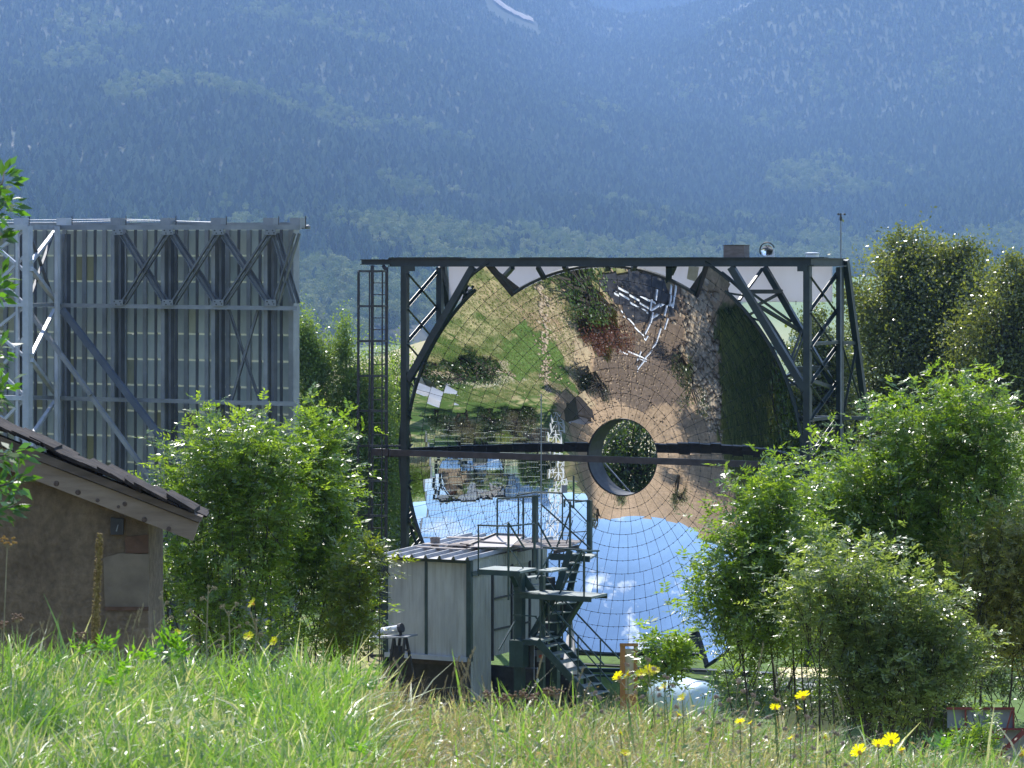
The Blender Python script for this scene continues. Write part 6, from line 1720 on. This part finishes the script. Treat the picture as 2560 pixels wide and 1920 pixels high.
# yellow flowers on thin stalks
def flower_head(r=.018):
    b = MB()
    for k in range(14):
        a = 2*math.pi*k/14; d1 = Vector((math.cos(a), math.sin(a), .25+.1*(k % 3))); s1 = Vector((-math.sin(a), math.cos(a), 0))
        b.add([d1*r*.15-s1*r*.08, d1*r*.15+s1*r*.08, d1*r+s1*r*.15, d1*r*1.06, d1*r-s1*r*.15], [(0, 1, 2, 3, 4)])
    return b.mesh('flower_head', M['petal'])
def flower_eye(r=.018):
    b = MB(); b.lathe((0, 0, 0), ZZ, [(.001, -r*.55), (r*.22, -r*.4), (r*.26, 0), (r*.15, r*.18), (0, r*.2)], 8); return b.mesh('flower_centre', M['petal_orange'])
fh = flower_head(); fe = flower_eye()
fl = [(632, 1509, 12.6, 1.1), (622, 1592, 12.4, 1.15), (686, 1604, 12.4, 1.0), (444, 1581, 12.4, .9), (1546, 1692, 12.4, 1.2), (1570, 1686, 12.4, 1.1), (1603, 1684, 12.5, 1.1), (1622, 1678, 12.5, 1.25), (1636, 1677, 12.4, 1.1), (1661, 1718, 12.2, 1.1), (1706, 1745, 12, 1.0), (1696, 1787, 11.6, .9), (2007, 1742, 12, 1.45), (1938, 1770, 11.8, 1.0), (1996, 1771, 11.8, .95), (1850, 1806, 11.4, 1.0), (1876, 1808, 11.4, .7), (2148, 1880, 10.6, 1.5), (2196, 1862, 10.6, 1.2), (2228, 1853, 10.7, 1.5), (1563, 1884, 10.4, 1.05), (2556, 1885, 10.4, 1.3), (1551, 1832, 11, .8), (2062, 1843, 11, .8), (1977, 1846, 11, .7), (2254, 1876, 10.7, .8)]
where = ['highest yellow flower, left of the shed against the dark ash', 'yellow flower facing sideways below the highest one', 'yellow flower at the tip of a dead stalk right of the other two', 'small lone yellow flower low beside the plaster wall corner',
 'leftmost yellow flower of the bunch below the orange cabinet', 'second yellow flower of the bunch below the orange cabinet', 'third yellow flower of the bunch right of the orange cabinet', 'largest yellow flower of the bunch right of the orange cabinet', 'rightmost yellow flower of the bunch beside the orange cabinet',
 'single yellow flower in front of the blue tank, left of it', 'yellow flower against the pale blue tank', 'yellow flower low in the grass under the blue tank', 'tall open yellow flower in front of the right hand stems', 'yellow flower low left of the tall open one', 'yellow flower just below the tall open one',
 'yellow flower in the grass between tank and stems', 'tiny yellow flower beside the one between tank and stems', 'large yellow flower at the lower right, leftmost of three', 'middle yellow flower of the three at the lower right', 'large yellow flower at the lower right, rightmost of three', 'lone yellow flower near the bottom edge of the meadow', 'yellow flower touching the right edge of the meadow',
 'faint yellow flower deep in the dry grass', 'small yellow bud right of the tank grass', 'small yellow bud left in the right meadow', 'small orange tinted bud under the three yellow flowers']
for i, (px_, py_, d_, s_) in enumerate(fl):
    hp_ = P(px_, py_, d_); gz_ = float(ground_h(hp_.x, hp_.y)); bp_ = Vector((hp_.x+random.uniform(-.03, .03), hp_.y, gz_))
    t = thing('yellow_flower', bp_, where[i], 'flower', 'yellow flowers in the meadow')
    b = MB(); b.tube([bp_, bp_.lerp(hp_, .5)+Vector((random.uniform(-.01, .01), 0, 0)), hp_], .0022, 5, .0016); b.build('stalk', M['stem_green'], t)
    o = put('flower_head', fh, t, hp_-bp_); o.scale = (s_*random.uniform(.85, 1.1),)*3; o.rotation_euler = (R(random.uniform(25, 60)), R(random.uniform(-25, 25)), random.uniform(0, 6))
    c = put('flower_centre', fe, t, hp_-bp_); c.scale = (s_,)*3; c.rotation_euler = o.rotation_euler

# dead branched stalks and seed-head grasses
def dead_weed(name, label, base, top, branches, seed, heads=True, mat=None, hmat=None, r=.003):
    rr_ = random.Random(seed)
    t = thing(name, base, label, 'plant', None)
    b = MB(); mid = base.lerp(top, .5)+Vector((rr_.uniform(-.01, .01), 0, 0)); b.tube([base, mid, top], r, 6, r*.6)
    hd = MB(); hp = [top]
    for f, ang, ln in branches:
        p0 = base.lerp(top, f); v = Vector((math.sin(R(ang)), rr_.uniform(-.3, .3), math.cos(R(ang))))*ln
        p1 = p0+v; b.tube([p0, p0+v*.5+Vector((0, 0, .006)), p1], r*.7, 5, r*.4); hp.append(p1)
        for _ in range(2):
            w = (v.normalized()+Vector((rr_.uniform(-.8, .8), 0, rr_.uniform(-.2, .8)))).normalized()*ln*.28
            b.tube([p0+v*.7, p0+v*.7+w], r*.4, 4, r*.25); hp.append(p0+v*.7+w)
    b.build('stalk', mat or M['stem_dry'], t)
    for p in hp:
        n_ = 26
        for _ in range(n_):
            u_ = Vector((rr_.gauss(0, 1), rr_.gauss(0, 1), rr_.gauss(0, 1))).normalized()
            c = p+u_*.0045; s1 = u_.orthogonal().normalized()*.0018; s2 = u_.cross(s1)
            hd.add([c+s1, c+s2, c-s1, c-s2, c+u_*.004], [(0, 1, 4), (1, 2, 4), (2, 3, 4), (3, 0, 4)])
    o = hd.build('seed_heads', hmat or M['stem_dry'], t); o['kind'] = 'stuff'
    return t
def gp_(px, d_): 
    x = (px-1280)/F*d_; return Vector((x, d_, float(ground_h(x, d_))))
def dead(px, top, label, br, seed, d_=12.5, **kw):
    tp_ = P(top[0], top[1], d_); return dead_weed('dead_stalk', label, gp_(px, d_), tp_, br, seed, **kw)
dead(520, (521, 1466), 'tallest straight dead stalk with side branches left of the shed', [(.62, -55, .10), (.93, 50, .035), (.42, 55, .075), (.85, -60, .03), (.3, 60, .05)], 1)
dead(568, (572, 1532), 'dead stalk with forked top right of the tallest one', [(.95, -35, .05), (.97, 38, .055), (.5, -55, .05), (.75, 60, .05)], 2)
dead(640, (642, 1550), 'dead curled stalk below the highest yellow flower', [(.85, -50, .05), (.7, 30, .04), (.45, -60, .07)], 3)
dead(435, (405, 1480), 'leaning dead stalk with shaggy head beside the plaster wall', [(.9, -30, .02), (.85, 40, .02), (.7, 60, .03), (.6, -60, .03), (.5, 30, .04)], 4)
dead(395, (385, 1530), 'short dead stalk at the corner of the plaster wall', [(.8, 50, .04), (.6, -50, .03)], 5)
dead(482, (484, 1600), 'low brown dead stalk between the two tall dead stalks', [(.8, 40, .03), (.7, -45, .03)], 6)
dead(690, (700, 1622), 'small brown withered stalk under the sideways yellow flower', [(.8, 40, .02), (.7, -45, .025), (.9, 10, .02)], 7)
for i, (px_, tx, ty, dd) in enumerate(((1575, 1563, 1660, 12.4), (1690, 1660, 1690, 12), (1640, 1616, 1645, 12.4), (1755, 1790, 1740, 11.8), (1870, 1880, 1735, 11.8), (1950, 1935, 1745, 11.8), (2010, 2015, 1790, 11.4), (1480, 1485, 1735, 12.3), (1830, 1846, 1700, 12), (2100, 2085, 1830, 11.2))):
    dead_weed('seeding_weed', ['pinkish seed tuft in front of the orange cabinet', 'seeding weed left of the blue tank', 'tallest pinkish seed tuft right of the orange cabinet', 'seeding weed in front of the blue tank', 'seeding weed right of the blue tank', 'seeding weed beneath the right hand stems', 'low seeding weed under the tall open yellow flower', 'seeding weed at the foot of the green stair', 'thin seeding weed between tank and stems', 'green budded weed left of the three lower right flowers'][i],
        gp_(px_, dd), P(tx, ty, dd), [(.8, 40, .04), (.7, -45, .045), (.9, 15, .03), (.6, 60, .04), (.5, -60, .05)], 20+i, mat=M['stem_green'] if i % 2 else M['stem_dry'], hmat=simple('pinkish_seed_fluff_%d' % i, (.30, .20, .14), (.5, .38, .30), 50, rough=.9), r=.0022)
# tansy like umbels, brown and orange
def umbel(name, label, px, py, d_, r_, mat, seed):
    rr_ = random.Random(seed); tp_ = P(px, py, d_); bp_ = gp_(px+rr_.uniform(-20, 20), d_)
    t = thing(name, bp_, label, 'plant', None)
    b = MB(); b.tube([bp_, bp_.lerp(tp_, .6), tp_-ZZ*r_*.8], .003, 5, .002)
    hd = MB()
    for k in range(16):
        q = tp_+Vector((rr_.uniform(-1, 1)*r_, rr_.uniform(-1, 1)*r_, rr_.uniform(-.5, .5)*r_)); b.tube([tp_-ZZ*r_*.9, q], .001, 4, .0007)
        hd.lathe(q, ZZ, [(.001, -.002), (.0055, 0), (.006, .003), (.003, .006), (0, .006)], 7)
    b.build('stalk', M['stem_dry'], t); o = hd.build('flower_cluster', mat, t)
umbel('umbel_plant', 'orange brown flower cluster at the left edge below the drooping branch', 18, 1352, 12, .03, M['petal_orange'], 1)
umbel('umbel_plant', 'brown umbel rising from the grass at the left edge', 42, 1545, 12.4, .022, M['seed_brown'], 2)
umbel('umbel_plant', 'lower brown umbel at the very left of the meadow', 5, 1562, 12.4, .022, M['seed_brown'], 3)
umbel('umbel_plant', 'brown umbel left of the mullein spike', 203, 1590, 12.4, .022, M['seed_brown'], 4)
SOR = ['leftmost rusty sorrel head under the shed corner', 'rusty sorrel head below the control box', 'third rusty sorrel head under the stair column', 'rusty sorrel head under the hanging cord', 'tallest rusty sorrel head at the foot of the stringer', 'rightmost rusty sorrel head before the lowest treads', 'lowest rusty sorrel head, half sunk in the grass']
for i, (px_, py_) in enumerate(((1225, 1738), (1262, 1745), (1303, 1735), (1335, 1742), (1370, 1728), (1392, 1735), (1245, 1755))):
    umbel('sorrel_plant', SOR[i], px_, py_, 12.4, .024, M['seed_brown'], 10+i)
for o in [o for o in bpy.data.objects if o.name.startswith('sorrel_plant')]: o['group'] = 'rusty sorrel heads below the stairs'
# wheat-like seed stalks, four kinds copied
def seed_stalk(seed):
    rr_ = random.Random(seed); b = MB(); h = .30; cx = rr_.uniform(-.08, .08)
    pts = [Vector((cx*(f**2), 0, h*f-abs(cx)*.3*f**3)) for f in (0, .3, .55, .75, .9, 1)]
    b.tube(pts, .0014, 4, .0008)
    for k in range(22):
        f = .72+.28*k/22; p = Vector((cx*(f**2), 0, h*f-abs(cx)*.3*f**3)); a = rr_.uniform(0, 6.28)
        v = Vector((math.cos(a)*.35, math.sin(a)*.35, 1)).normalized(); s_ = v.orthogonal().normalized()*.0022
        b.add([p, p+v*.006+s_, p+v*.014, p+v*.006-s_], [(0, 1, 2, 3)])
    return b.mesh('seed_stalk', M['stem_dry'])
ss = [seed_stalk(i) for i in range(5)]
sk = [(1113, 1638), (1138, 1612), (1150, 1650), (1165, 1645), (1185, 1655), (1200, 1650), (1072, 1700), (1098, 1690), (1128, 1690), (1178, 1700), (1225, 1690), (1030, 1640), (1328, 1640), (1424, 1665), (1405, 1690), (990, 1680), (1440, 1700),
      (55, 1560), (83, 1552), (103, 1533), (96, 1556), (122, 1556), (126, 1555), (165, 1585), (185, 1575), (282, 1572), (296, 1535), (312, 1520), (325, 1570), (330, 1512), (335, 1580), (152, 1590), (663, 1530), (1880, 1610), (2128, 1720), (1960, 1650)]
sk.sort()
def stalk_label(i):
    return STL[i]
_a = ['leftmost', 'second', 'third', 'fourth', 'fifth', 'sixth', 'seventh', 'eighth', 'ninth']
STL = [w+' dry seed stalk from the left edge before the plaster wall' for w in _a]
STL += [w+' dry seed stalk right of the mullein spike' for w in ('nearest', 'second', 'third', 'fourth', 'fifth', 'last')]
STL += ['lone dry seed stalk before the ash bushes', 'seed stalk under the trestle table', 'seed stalk just right of the trestle table']
STL += [w+' seed stalk of the tuft before the shed base, counted from the left' for w in _a+['tenth', 'eleventh']]
STL += [w+' seed stalk before the green stair' for w in ('leftmost', 'second', 'third', 'rightmost')]
STL += ['tall seed stalk before the left edge of the right ashes', 'seed stalk below the leftmost right hand ash', 'rightmost seed stalk before the dark ash stems']
while len(STL) < len(sk): STL.append('dry seed stalk in the right meadow')
for i, (px_, py_) in enumerate(sk):
    dd = 12.5; tp_ = P(px_, py_, dd); bz = float(ground_h(tp_.x, dd)); h_ = max(tp_.z-bz, .06)
    m_ = ss[i % 5]; o = put('seed_stalk', m_, None, (tp_.x, dd, bz)); s_ = h_/.30; o.scale = (min(max(s_, .6), 1.1), min(max(s_, .6), 1.1), s_*1.04); o.rotation_euler = (0, 0, [0, 3.14][i % 2]+random.uniform(-.3, .3))
    tag(o, stalk_label(i), 'grass stalk', 'dry seed stalks on the crest')
